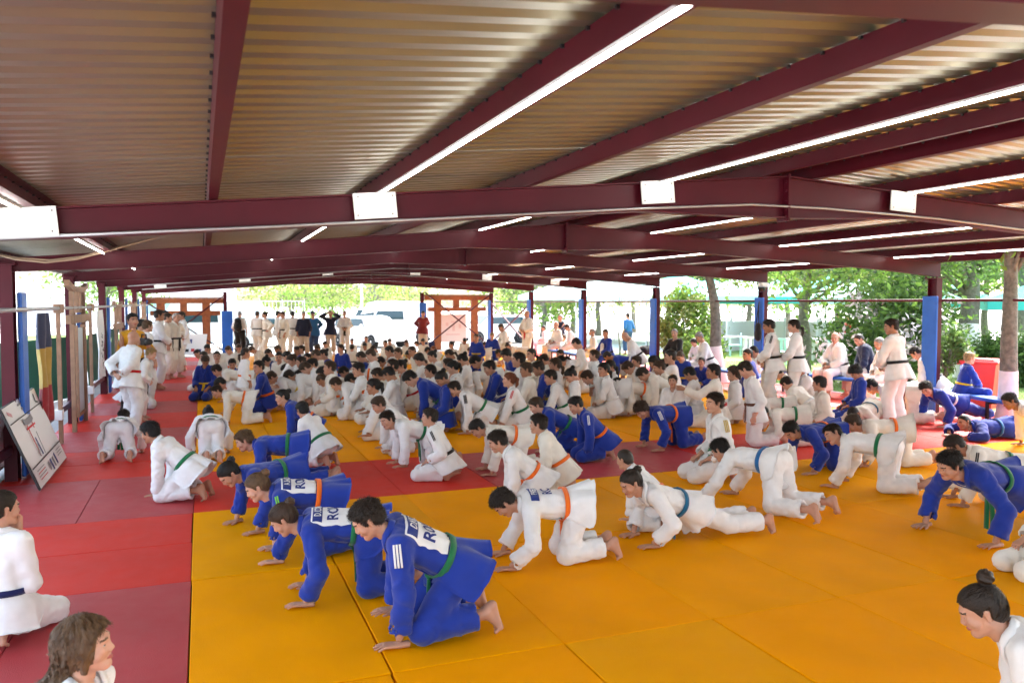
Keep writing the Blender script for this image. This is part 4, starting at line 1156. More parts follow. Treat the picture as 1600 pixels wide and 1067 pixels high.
def pline(pts, w, mat, name='print'):
    g = Geo()
    P = [fp(u, v, .016) for u, v in pts]; P = np.array(P); t = np.gradient(P, axis=0); n = unit(np.cross(FB1 - FB0, FT0 - FB0)); n = n if n[0] > 0 else -n
    wv = np.cross(n, t / np.linalg.norm(t, axis=1)[:, None]); g.add(*strip(P, wv * w / 2, np.tile(n, (len(P), 1)), .002)); mk(name, g, mat, sg)
pline([(0, .2), (1, .2)], .012, INKK); pline([(0, .76), (1, .76)], .012, INKK)
pline([(.3, .26), (.36, .285), (.5, .285), (.56, .26)], .07, GREYP)
pline([(.3, .36), (.56, .36)], .02, INKR); pline([(.345, .3), (.335, .72)], .022, INKR); pline([(.5, .3), (.49, .4)], .02, INKR)
pline([(.49, .45), (.47, .73)], .012, GREYP); pline([(.4, .5), (.41, .72)], .035, INK); pline([(.345, .62), (.33, .72)], .035, GREYP)
for i, (u, v, h) in enumerate(((.42, .84, .1), (.5, .83, .14), (.58, .83, .12), (.66, .81, .14))): pline([(u, v), (u + .01, v + h)], .05, INK if i % 2 else GREYP)
for i in range(4): pline([(.08, .82 + i * .035), (.3, .82 + i * .035)], .007, INKR if i % 2 else GREYP)
for i in range(3): pline([(.76, .81 + i * .035), (.92, .81 + i * .035)], .007, GREYP)
pline([(.86, .05), (.84, .15)], .03, INKK); pline([(.84, .15), (.9, .17)], .02, INKK); pline([(.35, .06), (.62, .06)], .022, GREYP); pline([(.4, .12), (.56, .12)], .03, GREYP); pline([(.04, .07), (.12, .12)], .04, new_mat('print_pink', (.6, .3, .32), .6))
# ---------------------------------------------------------------- flag, fence, pale wooden frames on the left
fl = empty('hanging_flag', (-1.9, 11.8, 1.88), label='blue yellow and red flag hanging in folds from the left side rail', cat='flag')
def hang(name, y0, y1, z0, z1, mat, par, x=0., amp=.035, seed=1, oz=1.88, oy=11.8):
    g = Geo(); N, M_ = 26, 12; V = []
    for i in range(M_):
        for j in range(N):
            u = j / (N - 1); z = z1 + (z0 - z1) * i / (M_ - 1); V.append((x + amp * math.sin(u * 15 + seed + z * 1.2) + .01 * math.sin(z * 7 + u * 5), y0 + (y1 - y0) * u - oy, z - oz))
    F = np.array([(i * N + j, i * N + j + 1, (i + 1) * N + j + 1, (i + 1) * N + j) for i in range(M_ - 1) for j in range(N - 1)])
    V = np.array(V); g.add(V, F); g.add(V + V3(.004, 0, 0), F[:, ::-1]); return mk(name, g, mat, par, True)
hang('blue_band', 11.45, 12.3, 1.42, 1.87, cloth('flag_blue', (.03, .04, .09)), fl)
hang('yellow_band', 11.45, 12.3, .92, 1.42, cloth('flag_yellow', (.42, .28, .06)), fl)
hang('red_band', 11.45, 12.3, .45, .92, cloth('flag_red', (.3, .02, .03)), fl)
NET = new_mat('green_windbreak', (.005, .09, .05), .75, noise=(2.5, .15), bump=(60, .5, .01))
def netfence(a, b, h, label, n):
    a = V3(*a, 0); b = V3(*b, 0); e = empty('windbreak_fence', tuple((a + b) / 2), label=label, cat='fence'); o = (a + b) / 2
    for i in range(n):
        p = a + (b - a) * i / n - o; q = a + (b - a) * (i + 1) / n - o; nrm = unit(np.cross(q - p, V3(0, 0, 1))); g = Geo(); N = 12; V = []
        for k in range(5):
            for j in range(N):
                u = j / (N - 1); c = p + (q - p) * u + V3(0, 0, -.1 + (h + .08) * k / 4) + nrm * .03 * math.sin(u * 9 + k * 1.7 + i); V.append(c)
        F = np.array([(k * N + j, k * N + j + 1, (k + 1) * N + j + 1, (k + 1) * N + j) for k in range(4) for j in range(N - 1)]); V = np.array(V)
        g.add(V, F); g.add(V + nrm * .006, F[:, ::-1]); mk('net_panel', g, NET, e, True)
        g = Geo(); tubeg(g, [p + V3(0, 0, -.1) - nrm * .05, p + V3(0, 0, h + .05) - nrm * .05], .022, 6); mk('post', g, GALV, e)
netfence((-6.5, 6), (-2.75, 20.2), 1.27, 'dark green windbreak netting fence left of the pavilion, nearer stretch', 6)
netfence((-2.75, 20.25), (-2.6, 33), 1.2, 'dark green windbreak netting fence left of the pavilion, farther stretch', 5)
def slimgate(y0, y1, zt, label, x=-1.86, full=True):
    """narrow pale wooden frame in the plane of the side wall"""
    e = empty('training_frame', (x, (y0 + y1) / 2, 0), label=label, cat='wooden frame', group='pale wooden frames along the left side'); oy = (y0 + y1) / 2; w = y1 - y0
    for y in (y0 + w * .2, y1 - w * .2): g = Geo(); boxg(g, (0, y - oy, zt / 2 - .02), (.06, .08, zt)); mk('post', g, PINE, e)
    g = Geo(); P = [(0, y0 - oy, zt + .1), (0, y0 - oy + w * .25, zt + .02), (0, y1 - oy - w * .25, zt + .02), (0, y1 - oy, zt + .1)]
    for a, b in zip(P, P[1:]): beamg(g, a, b, .07, .09)
    mk('lintel', g, PINE, e)
    g = Geo(); boxg(g, (.01, 0, zt - .45), (.07, w, .13)); mk('tie_beam', g, PINE, e)
    for t in (-.08, .08): g = Geo(); boxg(g, (0, t * w, zt - .18), (.06, .07, .36)); mk('strut', g, PINE, e)
    if full:
        g = Geo(); boxg(g, (0, 0, zt - 1.28), (.04, w * .32, 1.35)); mk('backboard', g, new_mat('grey_board', (.4, .45, .5), .35), e)
        g = Geo()
        for y in (-w * .18, w * .18): boxg(g, (.012, y, zt - 1.28), (.06, .06, 1.45))
        boxg(g, (.012, 0, zt - 1.98), (.06, w * .3, .05)); mk('board_frame', g, PINE, e)
slimgate(13.55, 15.75, 2.2, 'nearest pale wooden gate-shaped frame with a grey board, against the left posts')
for y, t in ((12.85, 'left of the grey-board gate'), (16.35, 'right of the grey-board gate')):
    e = empty('timber_stake', (-1.88, y, 0), label='upright pale timber stake with a cleat, ' + t, cat='wooden post')
    g = Geo(); boxg(g, (0, 0, .98), (.05, .08, 1.94)); mk('stake', g, PINE, e); g = Geo(); boxg(g, (.01, 0, 1.92), (.09, .34, .13)); mk('cleat', g, PINE, e); g = Geo(); boxg(g, (-.02, 0, .42), (.1, .16, .14)); mk('bracket', g, PLATE, e)
for y0, t in ((20.4, 'second'), (25.1, 'third'), (29.6, 'farthest')):
    slimgate(y0, y0 + 1.9, 1.9, t + ' pale wooden frame along the left posts', full=False)
e = empty('hanging_scroll', (-1.86, 17.7, 1.86), label='tall narrow white cloth banner with brush writing hanging beside the third left post', cat='banner')
hang('cloth', 17.2, 18.3, .52, 1.86, BOARDW, e, amp=.02, oz=1.86, oy=17.7)
rs = np.random.RandomState(5)
for k in range(7):
    g = Geo(); z = 1.35 - k * .1 - 1.86
    for t in range(4): a = rs.uniform(-.12, .12, 2); b = a + rs.uniform(-.12, .12, 2); beamg(g, (.03, a[0], z + a[1] * .3), (.031, b[0] + .02, z + b[1] * .3), .022, .004, (1, 0, 0))
    mk('brush_mark', g, INKK, e)
# cable hanging from the first rafter
g = Geo(); P = [(-2.08, 10.3, 2.53), (-1.9, 10.25, 2.48), (-1.6, 10.2, 2.45), (-1.3, 10.2, 2.49), (-1.02, 10.25, 2.58), (-.6, 10.3, 2.72), (-.2, 10.35, 2.86)]
tt = np.linspace(0, 6, 25); P = np.array(P); P = np.stack([np.interp(tt, range(7), P[:, i]) for i in range(3)], 1)
tubeg(g, P, .012, 6); tubeg(g, P + V3(.05, .02, .03) * np.sin(np.linspace(0, 3.1, 25))[:, None], .01, 6); tag(mk('cable_loop', g, new_mat('tan_cable', (.35, .25, .17), .6), smooth=True), 'tan cables sagging from the rafter over the left posts', 'cable')
# security camera and bag on the second right post
e = empty('security_camera', (11.82, 14.86, 2.36), label='white security camera with a black dome high on the second right post', cat='camera')
g = Geo(); bevel_box(g, (.03, 0, .05), (.2, .16, .1), .02); mk('housing', g, WHITEP, e); g = Geo(); latheg(g, [(.001, -.13), (.05, -.115), (.075, -.08), (.085, -.03), (.085, 0), (.001, .0)], (-.03, -.02, 0), 18); mk('dome', g, new_mat('black_glass', (.01, .01, .012), .08), e, True)
e = empty('shoulder_bag', (11.82, 14.98, 1.35), label='black bag hanging by its strap on the blue pad of the second right post', cat='bag')
g = Geo(); v, q = mesh_sdf(lambda P: cone(P, (0, 0, -.12), (0, 0, .12), .1, .085, V3(1, 0, 0), 1.5) + .01 * wob(P, 3, .12), (-.15, -.15, -.25), (.15, .15, .25), .015); g.add(v, q); mk('body', g, GI['k'], e, True)
g = Geo(); tubeg(g, [(-.02, -.05, .15), (-.01, -.02, .4), (.02, 0, .68), (.0, .03, .4), (-.01, .06, .15)], .012, 6); mk('strap', g, GI['k'], e, True)
# benches
def bench_obj(a, b, label, legs=4, z=.45, w=.32):
    a = V3(*a, 0); b = V3(*b, 0); u = unit(b - a); L = np.linalg.norm(b - a); e = empty('bench', tuple((a + b) / 2), math.atan2(u[1], u[0]), label=label, cat='bench', group='low blue benches along the right side')
    g = Geo(); bevel_box(g, (0, 0, z - .03), (L, w, .06), .01); mk('seat', g, PADB, e)
    for i in range(legs):
        x = -L / 2 + .25 + (L - .5) * i / (legs - 1); g = Geo()
        for sy in (-1, 1): boxg(g, (x, sy * (w / 2 - .05), z / 2 - .06), (.04, .04, z + .0))
        boxg(g, (x, 0, z - .085), (.04, w - .1, .04)); mk('leg', g, BLACKP, e)
bench_obj((11.75, 7.9), (12.75, 12.0), 'blue bench at the right edge behind the nearest post, with a seated boy in blue')
bench_obj((11.2, 14.0), (11.66, 17.3), 'blue bench beside the security camera post')
bench_obj((11.62, 17.6), (11.72, 20.6), 'blue bench under the seated man in the black jacket')
bench_obj((10.75, 21.6), (10.9, 24.4), 'blue bench left of the third right post with seated people in white')
bench_obj((12.6, 12.3), (12.3, 16.0), 'blue bench behind the coaches sitting at the right edge of the mats')
# red wheelie bin
bx_, by_ = 14.3, 11.3
e = empty('wheelie_bin', (bx_, by_, -.1), R_(20), label='red plastic wheelie bin on the lawn behind the blue bench', cat='bin')
RP = new_mat('red_plastic', (.6, .03, .035), .4, noise=(3, .06))
g = Geo(); V = np.array([(-.22, -.24, 0.05), (.22, -.24, 0.05), (.22, .2, 0.05), (-.22, .2, 0.05), (-.29, -.33, .92), (.29, -.33, .92), (.29, .3, .92), (-.29, .3, .92)]); g.add(V, np.array([(3, 2, 1, 0), (4, 5, 6, 7), (0, 1, 5, 4), (1, 2, 6, 5), (2, 3, 7, 6), (3, 0, 4, 7)])); mk('body', g, RP, e)
g = Geo(); bevel_box(g, (0, -.02, .95), (.64, .7, .06), .02); bevel_box(g, (0, -.0, .99), (.5, .55, .04), .015); mk('lid', g, RP, e)
g = Geo(); tubeg(g, [(-.25, .36, .9), (.25, .36, .9)], .016, 8); mk('handle', g, RP, e)
for sx in (-1, 1): g = Geo(); latheg(g, [(.001, -.03), (.1, -.03), (.1, .03), (.001, .03)], (sx * .27, .24, .1), 16, M=frame((0, 1, 0), (1, 0, 0))); mk('wheel', g, BLACKP, e, False)
# ---------------------------------------------------------------- vegetation
def leaf_mat(name, c, tr=.35):
    m = bpy.data.materials.new(name); m.use_nodes = True; n = m.node_tree.nodes; l = m.node_tree.links; b = n['Principled BSDF']; b.inputs['Roughness'].default_value = .55
    o = n.new('ShaderNodeNewGeometry'); r = n.new('ShaderNodeMapRange'); l.new(o.outputs['Random Per Island'], r.inputs[0]); r.inputs[3].default_value = .6; r.inputs[4].default_value = 1.45
    x = n.new('ShaderNodeVectorMath'); x.operation = 'SCALE'; x.inputs[0].default_value = c; l.new(r.outputs[0], x.inputs['Scale']); l.new(x.outputs[0], b.inputs['Base Color'])
    t = n.new('ShaderNodeBsdfTranslucent'); l.new(x.outputs[0], t.inputs[0]); mx = n.new('ShaderNodeMixShader'); mx.inputs[0].default_value = tr; l.new(b.outputs[0], mx.inputs[1]); l.new(t.outputs[0], mx.inputs[2]); l.new(mx.outputs[0], n['Material Output'].inputs[0])
    return m
LF = dict(a=leaf_mat('leaf_fresh', (.17, .29, .05), .55), b=leaf_mat('leaf_mid', (.11, .2, .045), .5), c=leaf_mat('leaf_dark', (.07, .135, .035), .45), y=leaf_mat('leaf_yellow', (.22, .27, .07), .5), w=leaf_mat('blossom', (.7, .6, .6), .3))
BARK = new_mat('bark', (.16, .155, .125), .9, noise=(14, .35), bump=(26, .8, .02)); LIME = new_mat('limewash', (.75, .74, .71), .9, noise=(9, .08), bump=(26, .6, .015))
def leaves(g, cen, n, sz, rs, spread, m=0, long=1.0, droop=0.):
    p = cen + rs.normal(size=(n, 3)) * spread; d = rs.normal(size=(n, 3)); d[:, 2] -= droop; d /= np.linalg.norm(d, axis=1)[:, None]
    e = np.cross(d, rs.normal(size=(n, 3))); e /= np.linalg.norm(e, axis=1)[:, None]; s = sz * rs.uniform(.6, 1.4, (n, 1))
    nr = np.cross(d, e)
    a = p - d * s * long; b = p + e * s * .45 + nr * s * .12; c = p + d * s * long; f = p - e * s * .45 + nr * s * .12
    V = np.stack([a, b, c, f], 1).reshape(-1, 3); I = np.arange(n) * 4; g.add(V, np.stack([I, I + 1, I + 2, I + 3], 1), m)
def tree(x, y, h, tr, cz, cr, nclump, nleaf, sz, mats, label, cat='tree', white=0., seed=1, lean=(0, 0), droop=0., shell=.55, group=None, long=1.0, clump=.2):
    e = empty('tree' if cat == 'tree' else 'shrub', (x, y, -.1), label=label, cat=cat, group=group); rs = np.random.RandomState(seed)
    g = Geo(); n = 10; P = [(lean[0] * (i / (n - 1)) + .05 * math.sin(i * 1.3 + seed), lean[1] * (i / (n - 1)) + .04 * math.sin(i * 1.1 + 2 * seed), h * i / (n - 1)) for i in range(n)]; R0 = [tr * (1.25 - .75 * i / (n - 1)) for i in range(n)]; R0[0] *= 1.2
    tubeg(g, P, R0, 12); top = V3(*P[-1]); C_ = V3(P[-1][0], P[-1][1], cz); cl = []
    if cat == 'tree': nclump = int(nclump * .72)
    for i in range(nclump):
        d = unit(rs.normal(size=3)); r = shell + (1 - shell) * rs.rand() ** .5; cl.append(C_ + d * V3(*cr) * r)
    for c in cl[::max(1, nclump // 14)]:
        s0 = V3(*P[rs.randint(5, n)]); mid = (s0 + c) / 2 + V3(0, 0, .15 * h * rs.uniform(-.3, .6)); tubeg(g, [s0, mid, c], [tr * .35, tr * .22, tr * .06], 6)
    mk('trunk', g, BARK, e, True)
    if white:
        w = Geo(); k = [i for i in range(n) if P[i][2] <= white + h / (n - 1)]; k = k[:max(3, len(k))]
        zz = np.linspace(0, white, 6); PP = [(np.interp(z, [p[2] for p in P], [p[0] for p in P]), np.interp(z, [p[2] for p in P], [p[1] for p in P]), z) for z in zz]; tubeg(w, PP, [np.interp(z, [p[2] for p in P], R0) * 1.03 + .004 for z in zz], 14, cap=False); mk('limewash_band', w, LIME, e, True)
    g = Geo(); me_m = [LF[k] for k in mats]
    for c in cl: leaves(g, c, nleaf, sz, rs, clump * np.array(cr) * rs.uniform(.6, 1.3), rs.randint(len(mats)), long, droop)
    mk('crown', g, me_m, e)
    return e
GT = 'trees beyond the right side of the pavilion'
p = col(1130, 21); tree(p[0], p[1], 4.6, .13, 5.0, (2.6, 2.6, 1.5), 60, 100, .07, 'bcy', 'leaning slender tree with limewashed base between the camera post and the third right post', white=1.0, seed=3, lean=(-.5, .3), long=1.8, clump=.18, group=GT)
p = col(1258, 27); tree(p[0], p[1], 3.6, .17, 4.0, (3.6, 3.2, 1.9), 80, 110, .1, 'aay', 'bright green spreading tree behind the standing man and woman in white', white=.0, seed=5, group=GT, shell=.4)
p = col(1578, 15.2); tree(p[0], p[1], 4.4, .12, 4.7, (2.2, 2.6, 1.4), 55, 100, .06, 'aba', 'thick tree with limewashed base at the right edge, behind the bench', white=1.02, seed=7, group=GT, long=1.5)
p = col(1516, 26); tree(p[0], p[1], 4.0, .28, 4.6, (3.4, 3.4, 2.0), 70, 110, .09, 'bcb', 'tree with broad limewashed base on the path left of the thick right tree', white=1.5, seed=8, group=GT)
p = col(1420, 24); tree(p[0], p[1], 3.5, .12, 4.4, (2.6, 2.6, 1.9), 60, 120, .08, 'bac', 'leafy tree right behind the nearest right post top', seed=12, group=GT)
p = col(1600, 30); tree(p[0], p[1], 4.2, .2, 5.0, (3.5, 3.5, 2.2), 60, 100, .1, 'bca', 'tree behind the thick limewashed tree, cut by the right edge', white=1.2, seed=13, group=GT)
GS = 'shrubs on the lawn to the right'
p = col(1385, 22.5); tree(p[0], p[1], .9, .05, 1.4, (1.7, 1.3, 1.25), 90, 110, .085, 'babcbabcw', 'rounded flowering shrub behind the coaches seated near the right post', 'shrub', seed=9, shell=.3, group=GS)
p = col(1483, 18.2); tree(p[0], p[1], .9, .03, 1.15, (.26, .4, .5), 24, 50, .06, 'bc', 'narrow leafy shrub just right of the nearest right post', 'shrub', seed=10, shell=.3, group=GS)
p = col(1075, 26); tree(p[0], p[1], .9, .05, 1.35, (.9, .9, 1.1), 60, 70, .085, 'ya', 'yellow green shrub behind the seated man in the black jacket', 'shrub', seed=11, shell=.3, group=GS)
p = col(1105, 23); tree(p[0], p[1], .5, .04, .8, (.6, .6, .6), 30, 60, .06, 'ab', 'small low shrub behind the bowed coach in white', 'shrub', seed=14, shell=.3, group=GS)
for i, (px, d) in enumerate(((968, 33), (1020, 36))):
    p = col(px, d); tree(p[0], p[1], 2.6, .03, 2.1, (.6, .6, .8), 16, 26, .05, 'yw', ('thin bare sapling left', 'thin bare sapling right')[i] + ' of the others behind the woman in blue', seed=20 + i, group=GT)
def hedge(px0, px1, d, label):
    a = V3(*col(px0, d)); b = V3(*col(px1, d)); e = empty('hedge', tuple((a + b) / 2), label=label, cat='hedge'); rs = np.random.RandomState(int(px0)); g = Geo(); n = 60
    for i in range(n): c = (a + (b - a) * rs.rand()) - (a + b) / 2; c[2] = rs.uniform(0, .95); leaves(g, c, 110, .06, rs, .18, rs.randint(2))
    mk('foliage', g, [LF['c'], LF['b']], e)
hedge(1545, 1570, 24, 'clipped green hedge block left of the thick limewashed tree'); hedge(1588, 1640, 24, 'clipped green hedge block right of the thick limewashed tree')
GB = 'trees beyond the far end of the pavilion'
for i, (px, d, h, c, m_) in enumerate(((455, 66, 3.0, (4, 3, 2.0), 'ya'), (520, 72, 3.5, (4.5, 3, 2.6), 'ab'), (585, 66, 3.8, (4.5, 3, 2.6), 'ya'), (640, 74, 3.6, (4, 3, 2.6), 'yb'), (800, 56, 3.6, (3, 2.5, 2.8), 'ab'), (850, 50, 3.6, (3.2, 2.5, 2.8), 'ya'), (895, 56, 3.4, (3, 3, 3.2), 'b'), (935, 52, 3.8, (2.6, 3, 2.2), 'ab'), (990, 58, 4.6, (3.6, 3, 2.0), 'bc'), (1045, 52, 4.6, (3.6, 3, 1.8), 'bc'), (1100, 46, 4.2, (3.6, 3, 1.8), 'b'), (1170, 50, 4.0, (3.6, 3, 2.2), 'ab'), (1230, 52, 4.2, (4, 3, 2.4), 'ab'), (1310, 46, 4.0, (4, 3, 2.4), 'b'), (1370, 40, 4.2, (3.6, 3, 2.6), 'bc'), (1460, 44, 4.4, (3, 3, 2.0), 'aba'), (1540, 46, 4.6, (3.4, 3, 2.0), 'ab'), (1620, 42, 4.6, (3.4, 3, 2.4), 'ab'), (165, 60, 4.0, (3.4, 3, 2.0), 'ab'), (215, 70, 4.4, (4, 3, 2.4), 'b'))):
    p = col(px, d); tree(p[0], p[1], h, .16, h + .1, c, 46, 70, .16, m_, ('hazy %s tree far away, ' % ('pale' if 'y' in m_ else 'green')) + (('above the ' + ['white car park fence', 'man in the cap', 'lamp pole', 'long white car', 'right wooden gate', 'crossed side brace', 'man in the navy T-shirt', 'fourth right post', 'woman in blue on the bench', 'third right post', 'leaning slender tree', 'camera post', 'standing woman in white', 'bald seated coach', 'standing coach by the post', 'nearest right post', 'narrow leafy shrub', 'right picture edge', 'third left post', 'left wooden gate'][i])), seed=30 + i, group=GB, shell=.3)
# ---------------------------------------------------------------- beyond the far end: buildings, cars, lamp pole
WALLW = new_mat('white_render', (.8, .8, .8), .8, noise=(1, .04)); WIN = new_mat('window_glass', (.25, .4, .42), .1, metal=.3); ROOFT = new_mat('roof_grey', (.35, .36, .38), .7)
def house(x, y, w, d, h, label, wins, rz=0, roof=True):
    e = empty('building', (x, y, -.1), rz, label=label, cat='building'); g = Geo(); boxg(g, (0, 0, h / 2), (w, d, h)); mk('wall', g, WALLW, e)
    if roof: g = Geo(); g.add(np.array([(-w / 2 - .3, -d / 2 - .3, h), (w / 2 + .3, -d / 2 - .3, h), (w / 2 + .3, d / 2 + .3, h), (-w / 2 - .3, d / 2 + .3, h), (-w / 2 + .5, 0, h + 1.2), (w / 2 - .5, 0, h + 1.2)]), np.array([(0, 1, 5, 4), (2, 3, 4, 5), (3, 2, 1, 0)])); g.v.append(np.zeros((0, 3))); g.f.append(np.array([(1, 2, 5), (3, 0, 4)])); g.m.append(np.zeros(2, int)); mk('roof', g, ROOFT, e)
    for (fx, u, z, ww, hh) in wins:
        g = Geo()
        if fx == 'x': c, s = (w / 2 + .005, u, z), (.05, ww, hh)
        else: c, s = (u, -d / 2 - .005, z), (ww, .05, hh)
        boxg(g, c, s); wo = mk('window', g, PLATE, e)
        g = Geo(); k = .86; c2 = (c[0] + (.03 if fx == 'x' else 0), c[1] - (.03 if fx != 'x' else 0), z); boxg(g, c2, (s[0] if fx == 'x' else s[0] * k, s[1] * k if fx == 'x' else s[1], hh * k)); mk('pane', g, WIN, wo)
house(-12, 34, 6, 30, 4.6, 'plain white building beyond the green windbreak on the left', [('x', -8, 2.9, 1.2, 1.2), ('x', -2, 2.9, 1.2, 1.2), ('x', 5, 2.9, 1.2, 1.2), ('x', -12.5, 2.9, 1.0, 1.2)])
p = col(300, 85); house(p[0] - 5, p[1], 18, 8, 3.0, 'low white building far behind the left wooden gate', [('y', 2, 1.6, 3, 1.2), ('y', 8, 1.6, 3, 1.2)], roof=True)
e = empty('panel_fence', (3.2, 46, 0), label='pale metal panel fence far behind the standing man with a backpack', cat='fence')
for i in range(5): g = Geo(); boxg(g, (-2.6 + i * 1.2, 0, 1.1), (.05, .05, 2.2)); mk('post', g, GALV, e)
for i in range(4):
    g = Geo()
    for z in (.2, .75, 1.3, 2.1): boxg(g, (-2.0 + i * 1.2, .05, z), (1.15, .02, .03))
    for k in range(6): boxg(g, (-2.5 + i * 1.2 + k * .2, .07, 1.15), (.012, .012, 1.9))
    mk('panel', g, WHITEP, e)
e = empty('lamp_pole', col(565, 52), label='tall pale lamp pole behind the long white car', cat='lamp pole'); g = Geo(); tubeg(g, [(0, 0, -.1), (0, 0, 6)], [.09, .06], 10); mk('pole', g, PLATE, e, True); g = Geo(); boxg(g, (.4, 0, 6), (.9, .2, .1)); mk('lamp_head', g, PLATE, e)
CARW = new_mat('white_car_paint', (.8, .8, .8), .25, coat=.6); CARG = new_mat('car_glass', (.02, .045, .05), .06); TYRE = new_mat('tyre', (.015, .015, .016), .8); RIM = new_mat('alloy', (.55, .56, .58), .3, metal=.8); TEALV = new_mat('pale_teal_paint', (.62, .78, .78), .3, coat=.4)
def car(loc, rz, label, kind='estate', paint=None, L=4.6, W_=1.8, group='parked cars beyond the far end'):
    paint = paint or CARW; e = empty('parked_car', loc, rz, label=label, cat='car' if kind != 'van' else 'van', group=group)
    if kind == 'van': prof = [(-.5, .3), (-.5, 1.0), (-.49, 1.95), (-.47, 2.15), (.2, 2.2), (.3, 2.1), (.42, 1.25), (.49, 1.05), (.5, .6), (.5, .3)]
    else: prof = [(-.5, .35), (-.505, .8), (-.48, 1.0), (-.43, 1.35), (-.38, 1.46), (.05, 1.5), (.12, 1.44), (.25, 1.02), (.45, .88), (.495, .72), (.5, .35)]
    P = np.array([(a * L, z) for a, z in prof]); n = len(P); V = []; ys = [-1, -.93, 0, .93, 1]
    for t in (-1., -.86, .86, 1.):
        for x, z in P:
            k = 1 if z < 1.0 else 1 - .16 * (z - 1.0) / .5 * (1 if kind != 'van' else .3)
            ins = .94 if abs(t) == 1 else 1.0
            V.append((x * (.985 if abs(t) == 1 else 1), t * W_ / 2 * k, (z if ins == 1 or z < .4 else z - .03)))
    F = [(i * n + j, i * n + (j + 1) % n, (i + 1) * n + (j + 1) % n, (i + 1) * n + j) for i in range(3) for j in range(n)]
    g = Geo(); g.add(np.array(V), np.array(F)[:, ::-1])
    for i, fl_ in ((0, 0), (3, 1)):
        # side caps as fans
        c = np.array([V[i * n + j] for j in range(n)]); cc = c.mean(0); base = g.n; g.v.append(np.vstack([c, cc])); T = np.array([(j, (j + 1) % n, n) for j in range(n)]); g.f.append((T if fl_ == 0 else T[:, ::-1]) + base); g.m.append(np.zeros(n, int)); g.n += n + 1
    mk('body', g, paint, e, False)
    if kind == 'van': wins = [(.22, 1.2, .4, 1.75), (-.1, 1.25, .18, 1.75)]
    else: wins = [(-.36, 1.03, -.1, 1.36), (-.08, 1.03, .12, 1.36)]
    for sy in (-1, 1):
        for (a, z0, b, z1) in wins:
            yy = sy * (W_ / 2 * .93); g = Geo(); g.add(np.array([(a * L, sy * (W_ / 2 * .985 + .008), z0), (b * L + .25, sy * (W_ / 2 * .985 + .008), z0), (b * L, sy * (W_ / 2 * .90 + .012), z1), (a * L + .05, sy * (W_ / 2 * .90 + .012), z1)]), np.array([(0, 1, 2, 3)] if sy < 0 else [(3, 2, 1, 0)])); mk('side_window', g, CARG, e)
        for wx in (-.3, .31):
            w = Geo(); latheg(w, [(.001, -.1), (.2, -.1), (.31, -.1), (.335, -.06), (.335, .1), (.001, .1)], (wx * L, sy * (W_ / 2 - .09), .335), 24, M=np.array([(1, 0, 0), (0, 0, 1), (0, 1, 0)]) * (1 if sy > 0 else 1)); wo = mk('wheel', w, TYRE, e, False)
            w = Geo(); latheg(w, [(.001, 0), (.05, .0), (.06, -.02), (.19, -.012), (.21, 0), (.21, .03)], (wx * L, sy * (W_ / 2 + .012), .335), 20, M=np.array([(1, 0, 0), (0, 0, sy), (0, sy, 0)]) * 1.0); mk('rim', w, RIM, wo)
            for k in range(5): w = Geo(); a = k * 1.2566; beamg(w, (wx * L, sy * (W_ / 2 + .02), .335), (wx * L + .19 * math.cos(a), sy * (W_ / 2 + .02), .335 + .19 * math.sin(a)), .03, .012, (0, 1, 0)); mk('spoke', w, TYRE, wo) if 0 else None
    for xx, z0, xb, z1 in (((.247, 1.04, .125, 1.42),) if kind != 'van' else ((.415, 1.28, .3, 2.05),)) + (((-.478, 1.03, -.436, 1.33),) if kind != 'van' else ()):
        sgn = 1 if xx > 0 else -1; g = Geo(); g.add(np.array([(xx * L + .012 * sgn, -.72, z0), (xx * L + .012 * sgn, .72, z0), (xb * L + .012 * sgn, .62, z1), (xb * L + .012 * sgn, -.62, z1)]) + V3(0, 0, .008), np.array([(0, 1, 2, 3)] if sgn > 0 else [(3, 2, 1, 0)])); mk('windscreen', g, CARG, e)
    for sy in (-1, 1):
        g = Geo(); bevel_box(g, (.485 * L, sy * .68, .76), (.08, .3, .12), .02); mk('headlight', g, RIM, e)
        g = Geo(); bevel_box(g, (-.5 * L, sy * .72, .85), (.05, .2, .16), .02); mk('tail_light', g, RP, e)
        g = Geo(); bevel_box(g, (.16 * L, sy * (W_ / 2 + .08), 1.05), (.12, .16, .12), .03); mk('mirror', g, paint, e)
    return e
car((7.45, 37.9, -.1), R_(-66), 'long white estate car parked behind the row of children at the far end', L=4.4)
car((9.6, 41.5, -.1), R_(160), 'tall white van with dark windows left of the right wooden gate', 'van', L=4.7, W_=1.9)
car((14.2, 39.6, -.1), R_(190), 'white hatchback with dark windscreen behind the sixth right post', L=4.1)
car((3.6, 40.5, -.1), R_(5), 'white car half hidden behind the people taking photos', L=4.3)
car((.3, 38.5, -.1), R_(175), 'pale teal van behind the left wooden gate', 'van', TEALV, L=4.8)
